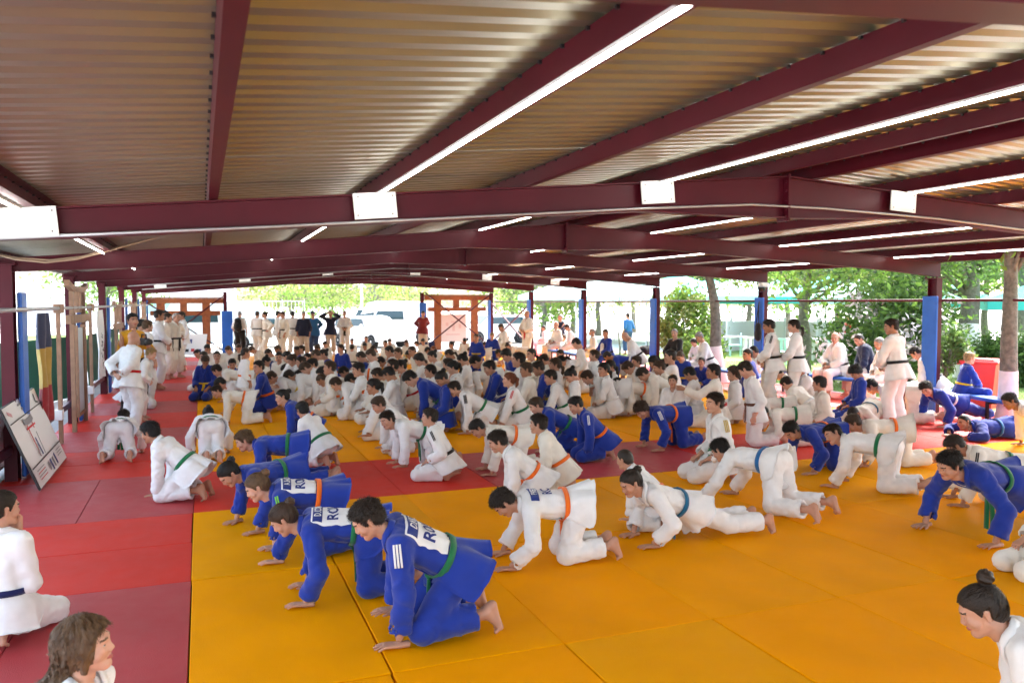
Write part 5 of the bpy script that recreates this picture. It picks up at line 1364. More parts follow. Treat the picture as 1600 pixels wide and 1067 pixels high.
# ---------------------------------------------------------------- cafe terrace far to the right
TEAL = new_mat('teal_canvas', (.05, .55, .5), .7); TEALP = new_mat('pale_teal_canvas', (.45, .78, .75), .7)
def parasol(px, d, w, h, mat, label):
    p = col(px, d); e = empty('parasol', (p[0], p[1], -.1), rs.uniform(0, 1), label=label, cat='parasol', group='teal parasols over the terrace'); g = Geo(); s = w / 2
    V = np.array([(-s, -s, h), (s, -s, h), (s, s, h), (-s, s, h), (0, 0, h + w * .22), (-s, -s, h - .25), (s, -s, h - .25), (s, s, h - .25), (-s, s, h - .25)]); n0 = g.n
    g.add(V, np.array([(0, 5, 6, 1), (1, 6, 7, 2), (2, 7, 8, 3), (3, 8, 5, 0)])); g.v.append(np.zeros((0, 3))); g.f.append(np.array([(0, 1, 4), (1, 2, 4), (2, 3, 4), (3, 0, 4)])); g.m.append(np.zeros(4, int)); mk('canopy', g, mat, e)
    g = Geo(); tubeg(g, [(0, 0, 0), (0, 0, h + .3)], .035, 8); mk('pole', g, WHITEP, e)
    for sx in (-1, 1):
        for sy in (-1, 1): g = Geo(); tubeg(g, [(0, 0, h - .1), (sx * s * .9, sy * s * .9, h - .02)], .014, 5); mk('rib', g, WHITEP, e)
for i, (px, d, w, h, m_, t) in enumerate(((900, 44, 4.5, 2.5, TEALP, 'behind the fourth right post'), (960, 46, 6, 2.7, TEALP, 'above the woman in blue'), (1010, 40, 5, 2.4, TEALP, 'just left of the third right post'), (1060, 42, 5, 2.5, TEAL, 'just right of the third right post'), (1110, 40, 4.5, 2.3, TEAL, 'left of the leaning tree'), (1160, 38, 4.5, 2.4, TEALP, 'right of the leaning tree'), (1215, 40, 4, 2.3, TEAL, 'above the standing man in white'), (1290, 36, 4, 2.35, TEAL, 'above the bald seated coach'), (1335, 34, 3.5, 2.3, TEALP, 'above the flowering shrub'), (1492, 30, 2.4, 2.2, TEAL, 'between the nearest post and the broad limewashed tree'), (1606, 27, 2.2, 2.15, TEAL, 'at the right picture edge'))):
    parasol(px, d, w, h, m_, ('pale teal' if m_ is TEALP else 'bright teal') + ' square parasol on the terrace ' + t)
def chair(px, d, mat, label, rz):
    p = col(px, d); e = empty('garden_chair', (p[0], p[1], -.11), rz, label=label, cat='chair', group='chairs on the terrace'); g = Geo(); boxg(g, (0, 0, .44), (.44, .44, .03)); mk('seat', g, mat, e)
    g = Geo()
    for k in (-.16, 0, .16): boxg(g, (-.21, k, .68), (.02, .09, .4))
    boxg(g, (-.21, 0, .88), (.03, .44, .05)); mk('backrest', g, mat, e)
    for sx in (-1, 1):
        for sy in (-1, 1): g = Geo(); boxg(g, (sx * .2, sy * .2, .22), (.03, .03, .44)); mk('leg', g, mat, e)
def table(px, d, label):
    p = col(px, d); e = empty('garden_table', (p[0], p[1], -.11), .3, label=label, cat='table', group='tables on the terrace'); g = Geo(); bevel_box(g, (0, 0, .73), (1.1, .8, .04), .01); mk('top', g, WHITEP, e)
    for sx in (-1, 1):
        for sy in (-1, 1): g = Geo(); boxg(g, (sx * .45, sy * .32, .36), (.05, .05, .72)); mk('leg', g, WHITEP, e)
SPOT = ['behind the bowed coach', 'left of the leaning tree', 'right of the leaning tree', 'behind the hanging bag', 'behind the standing man in white', 'between the standing man and woman', 'right of the standing woman', 'left of the bald seated coach', 'behind the bald seated coach', 'left of the flowering shrub']
for i, px in enumerate((1050, 1108, 1150, 1172, 1200, 1228, 1272, 1290, 1306, 1325)):
    chair(px, 29 + (i * 7) % 5, [WHITEP, BLACKP, TEALP][i % 3], ('white', 'black', 'pale teal')[i % 3] + ' garden chair on the terrace ' + SPOT[i], i * 1.3)
for i, px in enumerate((1095, 1142, 1187, 1240, 1284, 1318)):
    table(px, 31 + (i * 3) % 4, 'white garden table on the terrace ' + ['left of the leaning tree', 'right of the leaning tree', 'behind the bag on the post', 'between the standing pair', 'left of the bald coach', 'behind the bald coach'][i])
for i, px in enumerate((1120, 1160, 1205, 1262, 1300, 1340)):
    p = col(px, 37); e = empty('terrace_screen', (p[0], p[1], 0), R_(20), label='white terrace screen panel ' + ['behind the leaning tree', 'left of the camera post', 'behind the standing man', 'behind the standing woman', 'behind the bald coach', 'behind the flowering shrub'][i], cat='screen', group='white screens round the terrace')
    g = Geo(); boxg(g, (0, 0, .55), (2.4, .06, 1.3)); mk('panel', g, WHITEP, e)
    for sx in (-1, 1): g = Geo(); boxg(g, (sx * 1.15, 0, .6), (.08, .1, 1.5)); mk('post', g, WHITEP, e)
# grass blades near the pavilion edge
g = Geo(); n = 26000; gx = 13.4 + rs.rand(n) ** 1.5 * 9; gy = rs.uniform(2, 24, n); h = rs.uniform(.03, .07, n); a = rs.uniform(0, 6.28, n); b = rs.normal(size=(n, 2)) * .02
w = .004 + .003 * rs.rand(n); P0 = np.stack([gx - np.cos(a) * w, gy - np.sin(a) * w, np.full(n, -.11)], 1); P1 = np.stack([gx + np.cos(a) * w, gy + np.sin(a) * w, np.full(n, -.11)], 1); P2 = np.stack([gx + b[:, 0], gy + b[:, 1], -.11 + h], 1)
g.add(np.stack([P0, P1, P2], 1).reshape(-1, 3), np.arange(n * 3).reshape(-1, 3)); tag(mk('grass', g, LF['a']), 'short green grass on the lawn beside the mats', 'grass', kind='stuff')
# ---------------------------------------------------------------- the near figures, one pose each
GQ = 'children exercising on all fours on the mats'; GK = 'children kneeling on the mats'; GC = 'coaches standing on the left mats'; GO = 'onlookers standing at the far end'; GBE = 'people sitting on the side benches'
P0 = person
P0('n01', quad(kx=.27, ta=30, hx=-.10, hy=.24, tw=-8, roll=-.15, look=(-12, -34), sp=.16, fs=.14), ('WL', 624, 996), 178, 1.64, 'b', 'green', 'short', 'd', 1, 0, 'foreground boy in blue kneeling low over his hands, white name patch, green belt', GQ, seed=3, patch=multi(back_patch('D.NIC'), sleeve_stripes('L', 'w')))
P0('n02', quad(kx=.02, ta=6, hx=.03, tw=-8, roll=-.15, look=(-10, -38), sp=.14), ('WL', 478, 938), 172, 1.5, 'b', 'green', 'bun', 'b', 1, 0, 'girl in blue on all fours with brown bun and green belt, left of foreground boy', GQ, seed=4, patch=back_patch('D.COR'))
P0('n03', quad(kx=.08, ta=8, hx=.04, tw=-8, roll=-.15, look=(-5, -28), sp=.14), ('WL', 432, 872), 178, 1.5, 'b', 'orange', 'bun', 'l', 0, 0, 'girl in blue with light brown bun, green hair tie and orange belt, on all fours', GQ, seed=5, patch=multi(back_patch('A.RAD'), sleeve_stripes('L', 'l', 2)))
P0('n04', quad(kx=.0, ta=4, hx=.02, hy=.24, look=(0, -48), tuck=True), ('WL', 403, 826), 200, 1.48, 'b', 'green', 'bun', 'k', 1, 0, 'girl in blue with black bun and striped shoulder, head down, leftmost on the yellow mats', GQ, seed=6, patch=sleeve_stripes('L', 'w'))
P0('n05', quad(kx=-.02, ta=2, hx=.10, look=(5, -25)), ('AL', 522, 742), 170, 1.5, 'b', 'green', 'short', 'l', 1, 0, 'boy in blue with ginger brown hair and green belt on all fours behind the girls', GQ, seed=7)
P0('n06', quad(kx=.36, ta=48, hx=-.12, look=(-20, -15)), ('head', 473, 641), 132, 1.42, 'w', 'green', 'short', 'k', 1, 1, 'boy in white seen from behind, green belt, kneeling beside an orange-belted girl in blue', GK, seed=8)
P0('n07', quad(kx=.3, ta=40, hx=-.05, look=(15, -10)), ('head', 441, 621), 166, 1.45, 'b', 'orange', 'bun', 'k', 1, 1, 'girl in blue with orange belt leaning on her hands beside the back-turned white boy', GQ, seed=9)
P0('n08', quad(kx=.33, ta=38, hx=-.13, hy=.26, look=(-10, -15)), ('WL', 246, 774), 158, 1.5, 'w', 'green', 'short', 'k', 2, 0, 'boy in white with wide green belt kneeling low on the red mats, near left', GQ, seed=10)
P0('n09', quad(kx=.02, ta=4, hx=.02, hy=.26, look=(0, -15), sp=.17, fs=.2), ('AL', 160, 712), 88, 1.32, 'w', 'green', 'short', 'd', 1, 0, 'boy in white seen from behind, bare soles up, beside the folding sign', GQ, seed=11)
P0('n10', quad(kx=.02, ta=6, hx=.0, hy=.25, look=(0, -30), sp=.1, fs=.09), ('AR', 343, 710), 93, 1.4, 'w', 'green', 'bun', 'k', 1, 1, 'girl in white seen from behind with feet together at the red and yellow mat corner', GQ, seed=12)
P0('n11', quad(kx=.08, ta=12, hx=.02, look=(20, -30)), ('head', 339, 612), 176, 1.38, 'c', 'orange', 'short', 'd', 1, 1, 'child in off-white with orange belt on all fours behind the back-turned girl', GQ, seed=13)
P0('n12', quad(kx=.13, ta=2, hx=.17, hy=.2, tw=-8, roll=-.15, look=(-8, -58), sp=.14, tuck=True), ('WL', 800, 883), 169, 1.5, 'w', 'orange', 'short', 'd', 1, 0, 'boy in white on all fours, blue name strip on his back and orange belt', GQ, seed=14, patch=back_patch('PRED', 'RC', style='none'))
P0('n13', quad(kx=.34, ta=42, hx=-.02, look=(-8, -22)), ('head', 778, 690), 166, 1.42, 'w', 'orange', 'short', 'd', 1, 0, 'boy in white with orange belt leaning forward just behind the name-strip boy', GQ, seed=15)
P0('n14', quad(kx=.36, ta=58, hx=-.16, look=(-5, -2)), ('head', 841, 663), 150, 1.42, 'c', 'orange', 'short', 'd', 1, 0, 'boy in white sitting back on his heels, head up, directly right of orange-belted boys', GK, seed=16)
P0('n15', quad(kx=.1, ta=10, hx=.04, look=(5, -45)), ('WL', 768, 738), 172, 1.42, 'c', 'orange', 'short', 'k', 1, 1, 'black-haired boy in off-white on all fours, orange belt, behind the upright white boys', GQ, seed=17)
P0('n16', seiza(ta=66, look=(5, 0), hands='thigh'), ('KL', 652, 742), 156, 1.42, 'w', 'black', 'short', 'd', 1, 1, 'boy in white sitting on his heels on the red band, black stripe on his shoulder', GK, seed=18, patch=sleeve_stripes('L', 'k', 2))
P0('n17', quad(kx=.0, ta=16, hx=.12, hy=.3, look=(20, -18)), ('WL', 630, 728), 184, 1.42, 'w', 'green', 'short', 'd', 1, 0, 'laughing boy in white on all fours reaching forward onto the red band', GQ, seed=19)
P0('n18', quad(kx=.32, ta=40, hx=-.05, look=(-5, -28)), ('WL', 613, 703), 190, 1.45, 'w', 'orange', 'short', 'b', 1, 1, 'brown-haired boy in white with bright orange belt behind the laughing boy', GQ, seed=20)
P0('n19', seiza(ta=60, look=(5, -10), hands='floor'), ('WL', 574, 680), 168, 1.62, 'w', 'white', 'pony', 'k', 2, 1, 'dark ponytailed girl in white kneeling with both hands on the yellow mat, face in profile', GK, seed=21)
P0('n20', seiza(ta=68, look=(5, -5), hands='floor'), ('head', 672, 580), 163, 1.64, 'w', 'green', 'lowpony', 'k', 1, 1, 'long dark ponytail girl in white with green belt, middle of the crowd', GK, seed=22)
P0('n21', quad(kx=.34, ta=33, hx=-.02, look=(5, -30)), ('WL', 730, 674), 168, 1.62, 'w', 'green', 'short', 'd', 1, 1, 'brown-haired youth in white with thin green belt leaning on his hands, centre', GQ, seed=23, patch=sleeve_stripes('L', 'k', 3))
P0('n22', seiza(ta=66, look=(0, 0), hands='floor'), ('head', 795, 594), 160, 1.6, 'w', 'green', 'pony', 'r', 0, 1, 'red-haired ponytail girl in white with green belt', GK, seed=24, patch=sleeve_stripes('L', 'r', 2))
P0('n23', quad(kx=.37, ta=50, hx=-.04, look=(5, -25)), ('WL', 918, 712), 170, 1.5, 'b', 'orange', 'short', 'k', 1, 1, 'black-haired boy in blue with orange belt kneeling on the red band', GK, seed=25, patch=sleeve_stripes('L', 'w', 2))
P0('n24', quad(kx=.3, ta=30, hx=.0, look=(0, -25)), ('head', 838, 634), 168, 1.5, 'b', 'green', 'short', 'b', 0, 1, 'brown-haired boy in blue leaning forward behind the orange-belted boy in blue', GQ, seed=26)
P0('n25', quad(kx=-.02, ta=6, hx=.0, look=(18, -42)), ('WL', 1032, 700), 183, 1.52, 'b', 'orange', 'mop', 'b', 1, 0, 'boy in blue on all fours with orange belt and white shoulder stripes, centre right', GQ, seed=27, patch=sleeve_stripes('L', 'w', 3))
P0('n26', quad(kx=.1, ta=10, hx=.02, look=(0, -45)), ('head', 965, 600), 165, 1.5, 'c', 'orange', 'short', 'd', 1, 1, 'boy in off-white on all fours, orange belt and dark shoulder stripes, behind blue boys', GQ, seed=28, patch=sleeve_stripes('L', 'k', 3))
P0('n27', seiza(ta=84, look=(0, 2), hands='thigh'), ('head', 1051, 596), 226, 1.38, 'w', 'yellow', 'short', 'd', 1, 1, 'boy in white facing the camera, sitting on his heels', GK, seed=29)
P0('n28', kneelup(ta=84, look=(10, 0), hands='side'), ('head', 928, 556), 142, 1.5, 'w', 'green', 'short', 'b', 1, 1, 'tall boy in white kneeling upright, back to the camera, green belt', GK, seed=30)
P0('n29', seiza(ta=80, look=(8, 0), hands='thigh', tuck=True), ('KL', 1086, 744), 168, 1.68, 'w', 'green', 'short', 'd', 1, 0, 'upright kneeling boy in white with gold shoulder stripes and long green belt', GK, seed=31, patch=sleeve_stripes('L', 'g', 3))
P0('n30', quad(kx=.3, ta=42, hx=.0, hy=.26, look=(-15, -10)), ('WL', 985, 812), 132, 1.22, 'w', 'orange', 'buzz', 'd', 1, 1, 'small short-haired boy in white leaning on his hands left of the bun girl', GQ, seed=32)
P0('n31', lowplank(look=(0, -28), ta=22), ('WL', 1022, 848), 178, 1.52, 'w', 'teal', 'bun', 'd', 1, 0, 'girl in white stretched in a push-up, dark bun and blue-green belt', GQ, seed=33)
P0('n32', quad(kx=-.06, ta=0, hx=.22, hy=.3, look=(0, -35), sp=.2, fs=.22), ('AR', 1296, 784), 114, 1.58, 'w', 'blue', 'short', 'k', 1, 0, 'boy in white seen from behind on all fours, hips high, pale blue belt', GQ, seed=34)
P0('n33', quad(kx=.03, ta=4, hx=.12, look=(48, -18)), ('WL', 1302, 756), 122, 1.56, 'w', 'green', 'short', 'd', 1, 0, 'boy in white and grey trousers on all fours, green belt, face turned to camera', GQ, seed=35)
P0('n34', plank(ta=13, look=(-15, -24), hx=.05, hy=.32, hz=.43), ('WL', 1556, 846), 182, 1.76, 'b', 'green', 'short', 'k', 1, 0, 'big youth in blue in push-up position at the right edge', GQ, seed=36)
P0('n35', quad(kx=.25, ta=18, hx=.15, look=(0, -45)), ('head', 1493, 697), 142, 1.5, 'c', 'green', 'short', 'd', 2, 1, 'boy in off-white with black shoulder stripe on all fours behind the big blue youth', GQ, seed=37, patch=sleeve_stripes('L', 'k', 2))
P0('n36', quad(kx=.05, ta=2, hx=.03, look=(0, -45)), ('WL', 1270, 736), 180, 1.5, 'b', 'orange', 'short', 'k', 1, 0, 'boy in blue on all fours with orange belt between two boys in white, right side', GQ, seed=38)
P0('n37', quad(kx=.0, ta=2, hx=.1, look=(-10, -30)), ('WL', 1350, 724), 150, 1.5, 'c', 'orange', 'short', 'b', 1, 1, 'boy in off-white with bright orange belt on all fours behind the green-belted boy', GQ, seed=39)
P0('n38', quad(kx=.06, ta=0, hx=.1, look=(0, -50)), ('head', 1191, 645), 150, 1.42, 'c', 'green', 'short', 'k', 1, 1, 'dark-haired boy in cream on all fours, bright green belt, behind the blue-belted boy', GQ, seed=40)
P0('n39', quad(kx=.1, ta=2, hx=.1, look=(0, -60)), ('head', 1178, 628), 150, 1.36, 'c', 'green', 'bun', 'd', 1, 1, 'child with striped hairband in cream, head down, back row of the all-fours group', GQ, seed=41)
P0('n40', quad(kx=.3, ta=-4, hx=.15, look=(0, -70)), ('head', 1334, 646), 196, 1.42, 'c', 'teal', 'short', 'k', 1, 1, 'boy in cream with blue belt, top of his dark head towards the camera', GQ, seed=42)
P0('n41', plank(ta=20, look=(25, -30), hx=-.02, hz=.4), ('WL', 1478, 664), 178, 1.62, 'b', 'white', 'mop', 'd', 1, 1, 'youth in blue in push-up position with a white patch near the bench', GQ, seed=43, patch=back_patch('IOAN'))
P0('n42', prone(look=(10, -10), ta=4), ('head', 1506, 660), 165, 1.65, 'b', 'blue', 'buzz', 'k', 2, 1, 'youth in blue lying face down on the red mats near the bench', GQ, seed=44)
P0('n43', plank(ta=22, look=(0, -30), hx=-.1), ('head', 1578, 627), 150, 1.6, 'w', 'green', 'short', 'k', 3, 1, 'dark-skinned boy in white in push-up position cut by the right edge', GQ, seed=45)
P0('n44', quad(kx=.3, ta=34, hx=.02, look=(0, -26)), ('head', 1535, 955), 136, 1.5, 'w', 'blue', 'topbun', 'd', 1, 0, 'girl with high dark bun in white, bottom right corner, bending forward', GK, seed=46, patch=back_patch('DARIA', 'ROU', style='none'))
P0('n45', seiza(ta=70, look=(20, 6), hands='thigh'), ('head', 134, 1010), -28, 1.45, 'w', 'blue', 'long', 'l', 0, 0, 'girl with long wavy brown hair in white, bottom left corner', GK, seed=47)
P0('n46', seiza(ta=86, look=(-28, -2), hands='chin', tuck=True), ('head', 4, 796), 66, 1.5, 'w', 'navy', 'bun', 'd', 1, 0, 'girl in white with navy belt at the left edge, hand near her chin', GK, seed=48)
P0('n47', seiza(ta=80, look=(0, 0), hands='thigh'), ('KL', 1604, 893), 160, 1.5, 'c', 'green', 'short', 'd', 1, 0, 'child in cream whose knees just enter the picture at the right edge', GK, seed=49)
# ---------------------------------------------------------------- coaches and standing people
st_b = stand(ta=78, look=(0, -12), hands='back'); st_f = stand(ta=88, look=(0, -5), hands='front'); st_s = stand(ta=89, look=(10, -5)); st_h = stand(ta=86, look=(0, 0), hands='hips'); st_x = stand(ta=88, look=(-10, -3), hands='cross'); st_u = stand(ta=90, look=(0, 0), hands='up'); st_c = stand(ta=88, look=(0, 5), hands='cam')
P0('c01', stand(ta=83, look=(0, -14), hands='back'), None, 42, 1.6, 'w', 'red', 'bald', 'g', 1, 0, 'bald coach in white with red belt, hands behind his back', GC, seed=50, fat=1.12, xy=col(198, 13.4)[:2])
P0('c02', st_c, None, -62, 1.84, 'y', 'black', 'short', 'k', 1, 1, 'man in yellow shirt holding a black video camera behind the bald coach', None, kind='shirt', slv=.1, tr='k', xy=col(205, 15.2)[:2], seed=51)
P0('c03', seiza(ta=62, look=(10, -15), hands='thigh'), ('KR', 236, 632), 2, 1.7, 'w', 'white', 'short', 'k', 1, 1, 'dark-haired person in white kneeling beside the bald coach', GC, seed=52)
P0('c04', stand(ta=66, look=(0, -20), hands='front'), ('head', 236, 553), -8, 1.3, 'w', 'white', 'short', 'f', 0, 1, 'blond child in white bending forward between the coaches', GC, seed=53)
P0('c05', st_f, ('AR', 246, 603), 5, 1.86, 'w', 'black', 'short', 'd', 2, 1, 'tall dark-haired coach in white with black belt, facing right', GC, seed=54)
P0('c06', st_s, ('AR', 258, 588), -15, 1.75, 'c', 'black', 'short', 'b', 1, 1, 'coach in cream half hidden behind the tall dark-haired coach', GC, seed=55)
P0('c07', st_h, ('AR', 268, 586), -40, 1.76, 'c', 'black', 'buzz', 'g', 1, 1, 'grey-haired coach in cream with black belt, hands at his waist', GC, seed=56)
P0('c08', st_s, None, -70, 1.8, 'c', 'black', 'short', 'k', 1, 2, 'young man in white standing behind the grey-haired coach', GC, xy=col(257, 26)[:2], seed=57)
P0('c09', st_s, ('AL', 288, 575), 195, 1.76, 'w', 'black', 'short', 'd', 1, 1, 'coach in white with a blue chest logo facing the grey-haired coach', GC, seed=58)
P0('c10', st_s, None, 20, 1.68, 'w', 'black', 'short', 'l', 0, 1, 'light-haired person in white behind the kneeling dark-haired one', GC, xy=col(227, 17.2)[:2], seed=59)
P0('c11', st_s, None, 20, 1.66, 'w', 'black', 'pony', 'k', 1, 2, 'dark ponytail woman half hidden left of the light-haired person', GC, xy=col(218, 19.5)[:2], seed=60)
P0('c12', st_f, None, 200, 1.76, 'c', 'red', 'bald', 'g', 1, 1, 'bald coach in cream standing with folded hands before the right cross brace', GC, xy=col(825, 27.5)[:2], seed=61)
P0('c13', stand(ta=84, look=(10, -12), hands='front'), None, 142, 1.74, 'w', 'black', 'short', 'd', 2, 1, 'dark-haired coach in white standing right of the camera post, arms low', GC, xy=col(1211, 14.8)[:2], seed=62, patch=sleeve_stripes('L', 'k', 2))
P0('c14', stand(ta=87, look=(5, -8), hands='front'), None, 140, 1.74, 'w', 'black', 'lowpony', 'd', 0, 1, 'woman in white with long dark ponytail and black belt, right side', GC, xy=col(1247, 14.9)[:2], seed=63)
P0('c15', stand(ta=82, look=(35, -10), hands='front'), None, 105, 1.78, 'w', 'black', 'short', 'd', 2, 1, 'coach in white with black belt standing with his back to us beside the blue post', GC, xy=col(1406, 13.8)[:2], seed=64)
OUT = [('c16', st_s, 374, 31.5, 70, 'w', 'buzz', 'g', 'shirt', 'k', 'man in white shirt and black trousers carrying a black backpack'),
 ('c17', st_f, 401, 31, 60, 'w', 'short', 'b', 'gi', None, 'person in white with a slanting black belt right of the backpack man'),
 ('c18', st_h, 416, 29.5, 190, 'c', 'bun', 'k', 'gi', None, 'dark-haired woman in cream with black belt, hand at her head'),
 ('c19', st_s, 433, 31.5, 0, 'w', 'short', 'k', 'gi', None, 'person in white seen from the side beside the tall black-belted man'),
 ('c20', st_s, 443, 29.8, 200, 'c', 'short', 'd', 'gi', None, 'tall man in white with black belt, centre of the far standing group'),
 ('c21', st_s, 457, 31, 75, 'w', 'short', 'k', 'gi', None, 'person in white seen from behind with lettering on the back'),
 ('c22', st_s, 474, 30.5, -100, 'd', 'short', 'g', 'coat', 't', 'man in open navy vest and pale trousers'),
 ('c23', st_b, 490, 31.5, -110, 'a', 'short', 'k', 'coat', 'j', 'man in blue jacket, cap and jeans with hands behind him'),
 ('c24', st_u, 516, 31.5, -100, 'd', 'short', 'l', 'coat', 't', 'man in navy jacket raising both hands to take a photo'),
 ('c25', st_f, 538, 32, -100, 'w', 'short', 'l', 'gi', None, 'person in white with long hanging black belt right of the photographer'),
 ('c26', st_b, 660, 32.5, -95, 'm', 'short', 'k', 'coat', 't', 'man in maroon top, dark vest and pale trousers before the end post'),
 ('c27', st_x, 877, 29.5, 200, 'd', 'buzz', 'g', 'shirt', 'd', 'bald man in navy T-shirt standing behind the benches'),
 ('c28', st_s, 982, 33, 100, 'a', 'short', 'd', 'shirt', 'j', 'man in light blue shirt walking away beyond the benches'),
 ('c29', st_s, 1310, 33, 200, 'k', 'short', 'd', 'shirt', 'k', 'man in black standing on the terrace behind the bald seated coach'),
 ('c30', st_s, 1326, 31, 150, 'r', 'short', 'b', 'shirt', 'k', 'person in red top on the terrace left of the flowering shrub')]
for k, po, px, d, yw, gi, hr, hc, kd, tr, lb in OUT:
    P0('o_' + str(id(po)) + kd, po, None, yw, 1.72, gi, 'black', hr, hc, 1, 2, lb, GO, kind=kd, tr=tr, xy=col(px, d)[:2], z0=-.11 if d > 32.5 or px > 850 else 0, seed=70, slv=.86 if kd == 'gi' else (.9 if kd == 'coat' else .1))
be1 = bench(ta=74, look=(0, -25)); be2 = bench(ta=80, look=(30, -10)); be3 = bench(ta=60, look=(0, -50)); be4 = bench(ta=86, look=(10, 0), hands='thigh'); be5 = bench(ta=70, look=(20, -30), sp=.2)
BEN = [('b1', be1, 783, 512, 200, 'c', 'short', 'b', 1.7, 'gi', None, 'person in white bending forward on a bench right of the right gate'),
 ('b2', be4, 849, 513, 185, 'w', 'short', 'k', 1.4, 'gi', None, 'small dark-haired child in white sitting on the far bench'),
 ('b3', be4, 869, 508, 215, 'c', 'bald', 'g', 1.75, 'gi', None, 'bald coach in white seated below the man in the navy T-shirt'),
 ('b5', be5, 886, 512, 190, 'w', 'short', 'd', 1.72, 'gi', None, 'dark-haired coach in white on the bench looking down'),
 ('b2', be4, 925, 519, 190, 'c', 'buzz', 'g', 1.6, 'gi', None, 'person in cream seated right of the fourth right post'),
 ('b4', be2, 946, 521, 215, 'b', 'short', 'b', 1.65, 'gi', None, 'woman in blue on the bench with a white towel at her chest'),
 ('b3b', be3, 977, 526, 190, 'w', 'bald', 'g', 1.78, 'gi', None, 'elderly coach in white bowed over his phone on the bench'),
 ('b4', be2, 1054, 521, 225, 'k', 'buzz', 'g', 1.75, 'coat', 'k', 'older man in black jacket seated right of the third right post'),
 ('b1', be1, 1084, 535, 215, 'w', 'mop', 'd', 1.35, 'gi', None, 'dark-haired child in white seated beside the bowed grey-haired coach'),
 ('b5', be5, 1093, 527, 195, 'w', 'short', 'g', 1.75, 'gi', None, 'grey-haired coach in white bending towards the seated child'),
 ('b4', be2, 1305, 528, 225, 'w', 'bald', 'g', 1.78, 'gi', None, 'bald heavy coach in white with black belt ends hanging, seated'),
 ('b5', be5, 1342, 531, 195, 'd', 'buzz', 'd', 1.8, 'coat', 't', 'heavy man in dark navy sweater seated between two coaches'),
 ('b1', be1, 1374, 537, 205, 'w', 'buzz', 'g', 1.75, 'gi', None, 'grey-haired coach in white seated right of the man in navy'),
 ('b3b', be3, 1432, 552, 170, 'w', 'short', 'd', 1.7, 'gi', None, 'person in white half hidden behind the blue pad of the nearest post')]
for i, (k, po, px, py, yw, gi, hr, hc, H, kd, tr, lb) in enumerate(BEN):
    yw = 180 - (21.2 + math.degrees(math.atan((px - 800) / FPX))) + (yw - 183)
    P0('be_' + k, po, ('head', px, py), yw, H, gi, 'black', hr, hc, 1, 1 if px > 1290 else 2, lb, GBE, kind=kd, tr=tr, seed=80, fat=1.3 if 'heavy' in lb else 1.0, slv=.86 if kd == 'gi' else .95)
P0('be_x', crossleg(ta=80, look=(10, -5), hands='lap', seat=.45), ('head', 1515, 560), -30, 1.45, 'b', 'yellow', 'short', 'f', 0, 1, 'blond boy in blue sitting cross-legged on the blue bench before the red bin', GBE, seed=81)
# ---------------------------------------------------------------- the crowd
LIB = dict(s1=seiza(86, (0, 0)), s2=seiza(76, (25, -12)), s3=seiza(80, (-30, -5)), s4=seiza(60, (10, -15), 'floor'), s5=seiza(70, (35, 0), 'floor'), u1=kneelup(86, (0, 0)), u2=kneelup(74, (15, -25), 'front'), q1=quad(0., 4, .04, look=(0, -50)), q2=quad(.3, 30, -.04, look=(10, -25)), q3=quad(.1, 10, .08, look=(25, -30)), q4=quad(.36, 44, -.05, look=(0, -10)), c1=crossleg(80, (0, 0)), c2=crossleg(70, (30, -20)), bf=bowfloor(), k1=seiza(84, (0, 0), 'chin'), r1=seiza(82, (10, 0), 'reach'), st=stand(88, (0, -5)))
HB = dict(s='short', m='mop', z='buzz', n='bun', p='pony', l='lowpony')
POSEW = dict(s='kneeling', u='kneeling upright', q='on all fours', c='sitting cross-legged', b='bowed to the mat', k='kneeling', r='kneeling with arms out', ss='standing')
BN = dict(G='green', O='orange', Y='yellow', W='white', K='black', R='red', B='blue', N='brown')
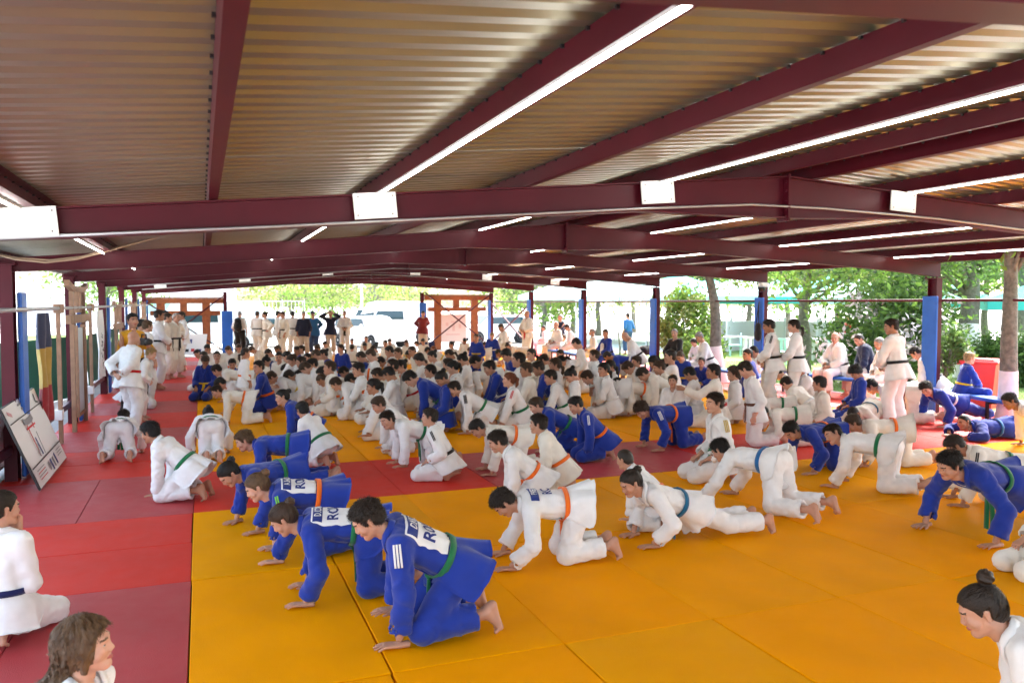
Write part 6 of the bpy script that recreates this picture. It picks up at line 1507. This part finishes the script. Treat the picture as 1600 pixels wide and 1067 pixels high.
CROWD = '''
309 553 q3 c O s k 200 1.4|left end of the crowd, below the left gate
318 557 s2 c Y s d 215 1.3|just right of the leftmost cream child
324 545 s1 c Y s k 245 1.5|head above the leftmost row, below the gate's right post
321 564 s2 b Y s b 240 1.35|front of the leftmost row
339 557 s1 c Y s d 250 1.35|below the blue end pad, facing us
357 547 s2 c O s b 225 1.4|below the wide blue end pad
373 544 s1 c W s b 240 1.45|below the backpack man
384 552 st w O l d 8 1.25|with ponytail at the front left of the crowd
363 569 c2 b Y s k 225 1.3|between the all-fours cream child and standing ponytail girl
339 579 q3 c O s d 178 1.4|bending left under the standing ponytail girl's shoulder
394 547 q2 c W s b 200 1.4|right of the standing ponytail girl
325 596 bf b O s b 190 1.4|with his face near the red mat edge
345 600 q1 w G s k 178 1.3|with green belt, behind the orange-belted one near the mat corner
404 574 s1 b O s k 188 1.4|with a white back patch right of the standing ponytail girl
417 565 q2 n Y n k 170 1.4|in dark navy behind the blue boy with a back patch
434 546 s1 c W s b 190 1.45|below the tall black-belted man
436 558 s2 c Y s k 225 1.35|with yellow showing at the knees, left centre
449 558 s1 w Y s k 185 1.4|left of a pale-haired boy in profile
457 563 s1 w O s b 185 1.4|in profile, left centre
464 548 s4 b Y s k 185 1.45|below the navy vest man
471 546 s1 c W s d 190 1.4|head right behind a blue one below the navy vest man
480 560 s3 b Y s k 240 1.3|directly below the man in the cap
470 566 s2 n Y s d 200 1.3|small, two heads left of centre aisle
453 588 q3 w Y s d 186 1.4|left of a fair-backed child, second row
468 588 q1 w O s k 182 1.35|behind the boy in white with an orange belt end
478 576 q2 w W s b 182 1.5|large white back below the cap man
494 555 s2 c Y s b 190 1.4|below the gap between cap man and photographer
496 545 s1 c W n b 200 1.4|head with a bun below the photographer
505 554 s4 b O n k 182 1.45|with black bun, leaning, below the photographer
508 538 s2 c W s d 240 1.3|far child with yellow behind, below the photographer
505 584 q2 w O s k 184 1.45|with orange belt, back to us, second row
503 594 q4 w O z b 180 1.35|close-cropped, directly in front of the orange-belted back
515 575 s1 c O s b 184 1.4|with blue cloth at the shoulder
532 545 s3 b O l d 230 1.5|girl with long hair facing us, centre left
538 582 q1 w O s k 178 1.4|large arched back with crossed orange belt
549 594 q2 w R s k 182 1.4|with head bent low, in the third row
550 543 s1 c K n k 80 1.3|with a black hair tail, back to us
550 534 s1 c W s b 235 1.3|small, below the woman with the long black belt
564 558 s2 b Y l d 190 1.4|ponytail girl left of a profile boy
570 541 s1 c W s k 235 1.35|far row below the rear car wheel
572 530 s1 c W s b 240 1.3|farthest row above the rear car wheel
580 555 s1 w W s b 182 1.5|in profile with a blue shoulder badge
584 546 s2 c W s d 190 1.4|behind the profile boy with a shoulder badge
595 566 q4 w O s k 186 1.45|with orange belt, directly right of the profile boy
602 537 s2 c W s k 225 1.4|far row left of the front car wheel
609 534 s1 c W s k 230 1.3|far row in front of the front car wheel
608 549 k1 w W l k 186 1.45|girl with hand at her mouth and black shoulder stripes
608 585 s2 w W s k 186 1.4|directly behind the profile ponytail girl
613 572 s1 c W s d 186 1.4|left of the girl with the teal hair tie
626 573 s4 w R n k 186 1.5|girl with teal hair tie and red belt
635 536 s1 c Y s b 240 1.3|far row right of the front car wheel
640 554 q3 c W s k 186 1.4|above the girl with the teal hair tie
644 549 s2 c Y s b 190 1.4|left of the navy bent back
651 537 q1 n W s d 180 1.4|bent navy back below the man in maroon
661 534 s1 c W s k 230 1.35|below the man in maroon
669 548 q2 c Y s k 186 1.4|left of a reddish fair head
677 546 q4 c Y z r 200 1.4|reddish close-cropped, right of centre far row
675 557 s4 w W n k 186 1.45|girl with black bun below the right gate's left post
661 569 q2 c Y s b 182 1.4|with yellow belt end behind the teal hair tie girl
702 554 s2 w W l d 190 1.4|braided, below the right gate
705 539 s3 c W n k 225 1.4|dark bun, far row below the right gate centre
707 575 k1 w K p k 186 1.4|ponytail girl with black shoulder patch, centre
723 563 s2 w W n k 188 1.45|girl with loose dark hair, centre
726 533 s2 c W s d 235 1.35|far row below the right gate centre
744 528 u1 b Y s b 235 1.4|kneeling tall with yellow belt below the gate's right post
769 525 u1 b W s f 250 1.4|fair-haired, in front of the right blue end pad
756 540 q2 c Y s b 182 1.4|yellow-belted with arched back below the right gate's right post
780 552 q4 w W s k 184 1.35|just left of a blue upright boy
794 542 q3 c W s d 182 1.4|below the seated person bending forward
791 555 s1 b Y m k 200 1.5|upright with mop hair
744 566 q2 c O s k 182 1.6|large with smiling face and orange belt, centre
726 585 q1 w G n k 182 1.45|girl with black bun and square back patches
810 563 s1 w W s k 182 1.6|with black hair in profile, right of centre
830 554 s1 c W l k 190 1.5|long-ponytail girl below the bald standing coach
850 563 s2 c W s d 186 1.4|between the ponytail girls, right of centre
841 576 s4 b Y s d 182 1.5|leaning on hands, right of the black-haired profile boy
867 570 s1 w G l b 190 1.45|brown-ponytail girl with dark shoulder lettering
878 564 q3 w G l k 184 1.5|girl with hair falling over her bent back
892 587 s2 w G n k 186 1.35|small with dark hair and shoulder lettering
880 528 s2 c K s b 195 1.5|with black undershirt before the benches
875 554 s3 w W s d 235 1.3|small face before the white boy upright
901 537 u1 w W s k 182 1.6|black-haired, upright before the fourth post
943 578 s1 w W l k 190 1.4|long dark hair beside the tall back-turned boy
950 557 q3 b W s k 184 1.5|with bent blue back below the woman in blue
953 573 s2 w W l d 190 1.4|behind the brown-haired all-fours boy
982 575 q2 w B s b 184 1.5|with dark shoulder stripe, below the bowed elderly coach
994 566 s3 c W s b 235 1.4|small face right of the shoulder-striped back
1021 566 k1 w K p k 190 1.4|girl with black hairband, hands at her chin
1047 558 r1 w K s k 182 1.6|youth gesturing with both hands
1063 557 s2 b Y n b 245 1.35|girl facing us below the black jacket man
1096 566 c1 b Y n d 235 1.25|small girl with topknot below the grey-haired coach
1114 581 r1 c R s k 182 1.5|boy holding both arms out, red belt
1146 584 s1 w W m b 190 1.35|with bobbed brown hair and black shoulder stripe
1165 578 u1 w N s d 188 1.38|boy with black shoulder stripes and brown-yellow belt
1168 555 s1 b W s d 190 1.5|left of the camera post
1178 550 s1 c W s k 190 1.5|head behind a blue one by the camera post
1197 565 s1 c W l d 190 1.5|ponytail girl below the standing dark-haired coach
1215 583 q4 c W s k 184 1.5|boy bending, below the standing pair
1249 577 s4 w G p b 182 1.5|girl with braided hair, blue shirt under her jacket
1337 582 s2 b W m k 205 1.4|boy before the seated man in navy
1362 604 q1 c N s k 178 1.45|brown-belted, left of the blue push-up youth
425 590 q2 w Y s b 184 1.35|low between the left all-fours child and the second row
420 552 s2 c W s d 200 1.3|beside the dark navy back, left centre
447 577 q1 w G s d 186 1.3|head down, left of two white backs in the second row
488 570 s4 c O s k 186 1.4|small, wedged below the man in the cap
525 600 q3 w O s b 184 1.35|front edge of the crowd, left of the low-bent child
560 578 s2 w W s k 188 1.4|between the arched orange-belted back and a profile head
590 586 s1 c Y s d 188 1.35|half hidden behind the profile ponytail girl
622 552 s2 c W s b 188 1.4|right of the girl with hand at her mouth
642 592 q2 b G s k 182 1.55|bent blue back with green belt, centre
655 562 s1 w W m k 188 1.4|mop-haired, above the bent blue back
690 592 s2 b Y n k 188 1.4|dark bun, between the two white ponytail girls
700 570 s3 c W s d 190 1.4|small head left of the black shoulder patch girl
735 548 q1 c Y s b 182 1.45|broad pale back below the gate centre
765 575 s4 b W s k 186 1.5|behind the smiling orange-belted one
822 578 s2 c W s b 186 1.45|left of the leaning blue youth
860 590 s4 w G s k 186 1.4|behind the small dark-haired girl, right centre
918 590 q3 w W s b 184 1.45|front of the tall back-turned boy
1005 585 q2 c Y s d 184 1.45|pale back behind the boy facing the camera
1078 585 s2 w W s k 190 1.4|behind the boy facing the camera
1030 575 s4 c W s b 188 1.45|right of the shoulder-striped back
1230 600 q4 c W s d 160 1.4|low, between the bending boy and the braided girl
1280 600 s3 c W s k 200 1.3|small, between the braided girl and seated coaches
'''
VAR = {}
rv = np.random.RandomState(12)
for k_, f_ in (('s1', seiza), ('s2', seiza), ('s4', seiza), ('s5', seiza), ('u1', kneelup), ('k1', seiza)):
    hd = dict(s4='floor', s5='floor', k1='chin', u1='side').get(k_, 'thigh')
    for j in range(3): VAR[k_ + 'v%d' % j] = f_(rv.uniform(56, 72) if hd == 'floor' else rv.uniform(74, 90), (rv.uniform(-28, 30), rv.uniform(-42, 0)), ('thigh', 'lap', 'floor')[j] if hd == 'thigh' else hd, tw=rv.uniform(-14, 14))
for k_ in ('q1', 'q2', 'q3', 'q4'):
    for j in range(3): VAR[k_ + 'v%d' % j] = quad({'q1': 0., 'q2': .28, 'q3': .12, 'q4': .35}[k_] + rv.uniform(-.04, .04), {'q1': 2, 'q2': 28, 'q3': 10, 'q4': 42}[k_] + rv.uniform(-6, 8), rv.uniform(-.08, .1), look=(rv.uniform(-25, 20), rv.uniform(-70, -30)), tw=rv.uniform(-12, 12), roll=rv.uniform(-.15, .15))
LIB.update(VAR)
for i, ln in enumerate(CROWD.strip().split('\n')):
    a, wh = ln.split('|'); x, y, pk, gi, bl, hr, hc, yw, H = a.split(); x, y, yw, H = float(x), float(y), float(yw), float(H)
    lod = 1 if y > 562 else 2
    if yw > 120 and pk != 'st': d_ = yw - 183; yw = 180 - (21.2 + math.degrees(math.atan((x - 800) / FPX))) + d_ * (1.3 if d_ > 25 else 1)
    H *= (1.16 if y > 548 else 1.03) if pk != 'st' else 1.0
    cw = dict(w='white', c='off-white', b='blue', n='dark navy')[gi]; pw = 'standing' if pk == 'st' else POSEW[pk[0]]
    has = any(t in wh for t in ('boy', 'girl', 'youth'))
    who = 'girl' if 'girl' in wh else ('boy' if 'boy' in wh and wh.startswith('boy') else ('youth' if 'youth' in wh else 'child'))
    lb = '%s in %s %s, %s' % (who, cw, pw, wh.replace('girl with', 'with').replace('girl ', '', 1) if who == 'girl' and wh.startswith('girl') else wh)
    w_ = lb.split(); lb = ' '.join(w_[:16])
    if pk + 'v0' in LIB and i % 4: pk = pk + 'v%d' % ((i * 7) % 3)
    person('L' + pk, LIB[pk], ('head', x, y), yw + (i * 37 % 11) - 5, H * (1 + ((i * 53) % 7 - 3) * .004), gi, BN[bl], HB[hr], hc, (1, 0, 1, 2)[i % 4], lod, lb, GQ if pk[0] in 'qb' else GK, hs=.98 if i % 2 else 1.02, seed=2, fat=.92 if i % 3 == 0 else 1.0)
# ---------------------------------------------------------------- things people hold or wear
e = empty('video_camera', (0, 0, 0), label='black video camera held by the man in the yellow shirt', cat='video camera')
c2 = PEOPLE[[p['label'] for p in PEOPLE].index('man in yellow shirt holding a black video camera behind the bald coach')]
def on_person(p, J, pt):
    return p.matrix_basis @ Vector(tuple(pt))
bpy.context.view_layer.update()
J = st_c; mid = (J['WL'] + J['WR']) / 2 + J['front'] * .12; e.location = on_person(c2, J, mid); e.rotation_euler = (0, 0, c2.rotation_euler[2])
g = Geo(); bevel_box(g, (0, 0, .02), (.26, .1, .12), .015); mk('body', g, BLACKP, e)
g = Geo(); latheg(g, [(.001, 0), (.045, 0), (.055, .03), (.05, .1), (.038, .11), (.001, .09)], (.12, 0, .02), 16, M=frame((0, 0, 1), (1, 0, 0))[:, [1, 2, 0]] if 0 else np.array([(0, 0, 1), (0, 1, 0), (-1, 0, 0)])); mk('lens', g, BLACKP, e, True)
g = Geo(); tubeg(g, [(-.08, 0, .08), (-.07, 0, .14), (.08, 0, .14), (.09, 0, .08)], .012, 8); mk('handle', g, BLACKP, e, True)
def by_label(s): return [p for p in PEOPLE if s in p['label']][0]
p = by_label('carrying a black backpack'); e = empty('backpack', (0, 0, 0), label='black backpack worn by the man in white shirt at the far end', cat='backpack')
J = st_s; e.location = p.matrix_basis @ Vector(tuple(J['che'] - J['front'] * .2 - J['td'] * .12)); e.rotation_euler = p.rotation_euler
v, q = mesh_sdf(lambda P: cone(P, (0, 0, -.14), (0, 0, .12), .15, .12, V3(1, 0, 0), 1.4) + .01 * wob(P, 3, .12), (-.2, -.2, -.35), (.2, .2, .3), .02); mk('body', Geo().add(v, q), GI['k'], e, True)
v, q = mesh_sdf(lambda P: cone(P, (-.09, 0, -.12), (-.09, 0, -.02), .08, .07, V3(1, 0, 0), 1.5), (-.25, -.15, -.25), (.05, .15, .1), .02); mk('pocket', Geo().add(v, q), GI['k'], e, True)
p = by_label('blue jacket, cap'); J = st_b; e = empty('cap', (0, 0, 0), label='dark cap worn by the man in the blue jacket', cat='cap'); h = J['head'] + J['HM'] @ V3(0, 0, .05); e.location = p.matrix_basis @ Vector(tuple(h)); e.rotation_euler = p.rotation_euler
v, q = mesh_sdf(lambda P: np.maximum(ell(P, (0, 0, 0), (.112, .095, .1)), -P[:, 2]), (-.13, -.11, -.02), (.13, .11, .12), .012); mk('crown', Geo().add(v, q), GI['d'], e, True)
g = Geo(); bevel_box(g, (.13, 0, .012), (.1, .15, .012), .005); mk('peak', g, GI['d'], e)
# kit bags and a paper on the mats, bottle by the post
for i, (px, py, mt_, lb) in enumerate(((802, 545, 'n', 'dark blue kit bag on the floor by the right blue end pad'), (812, 549, 'k', 'black kit bag left of the bald standing coach'), (1012, 550, 'k', 'black kit bag on the bench left of the third right post'))):
    X, Y = at(px, py, .2 if i < 2 else .55); e = empty('kit_bag', (X, Y, 0 if i < 2 else .46), .4, label=lb, cat='bag', group='kit bags')
    v, q = mesh_sdf(lambda P: cone(P, (-.2, 0, .14), (.2, 0, .14), .15, .15) + .012 * wob(P, i, .15), (-.4, -.2, -.02), (.4, .2, .35), .025); v[:, 2] = np.maximum(v[:, 2], .004); mk('body', Geo().add(v, q), GI[mt_], e, True)
    g = Geo(); tubeg(g, [(-.12, -.08, .26), (-.08, -.05, .4), (.08, -.05, .4), (.12, -.08, .26)], .012, 6); mk('handle', g, BLACKP, e, True)
X, Y = at(1298, 633); e = empty('paper_sheet', (X, Y, .004), .3, label='white sheet of paper lying on the mats before the seated coaches', cat='paper'); g = Geo(); boxg(g, (0, 0, .004), (.42, .3, .006)); mk('sheet', g, BOARDW, e)
X, Y = at(1434, 628); e = empty('water_bottle', (X, Y, 0), label='clear water bottle standing by the foot of the nearest blue post pad', cat='bottle')
PET = new_mat('clear_plastic', (.7, .85, .9), .08); PET.node_tree.nodes['Principled BSDF'].inputs['Transmission Weight'].default_value = .8
g = Geo(); latheg(g, [(.001, .0), (.035, .0), (.038, .02), (.034, .1), (.038, .16), (.03, .21), (.013, .235), (.013, .25)], (0, 0, 0), 16); mk('body', g, PET, e, True); g = Geo(); latheg(g, [(.001, .25), (.016, .25), (.016, .27), (.001, .27)], (0, 0, 0), 12); mk('cap', g, WHITEP, e)
p = by_label('white towel at her chest'); J = be2; e = empty('towel', (0, 0, 0), label='white towel held by the woman in blue on the bench', cat='towel'); e.location = p.matrix_basis @ Vector(tuple(J['pel'] + J['front'] * .2 + J['td'] * .18)); e.rotation_euler = p.rotation_euler
v, q = mesh_sdf(lambda P: cone(P, (0, 0, -.15), (0, 0, .15), .1, .08, V3(1, 0, 0), 2.2) + .012 * wob(P, 3, .1), (-.15, -.2, -.3), (.15, .2, .3), .018); mk('cloth', Geo().add(v, q), WHITE, e, True)
p = by_label('bowed over his phone'); J = be3; e = empty('mobile_phone', (0, 0, 0), label='dark phone in the hands of the elderly coach on the bench', cat='phone'); e.location = p.matrix_basis @ Vector(tuple((J['WL'] + J['WR']) / 2 + J['front'] * .08 + V3(0, 0, .03))); e.rotation_euler = p.rotation_euler
g = Geo(); bevel_box(g, (.03, 0, 0), (.15, .075, .01), .003); mk('body', g, BLACKP, e)
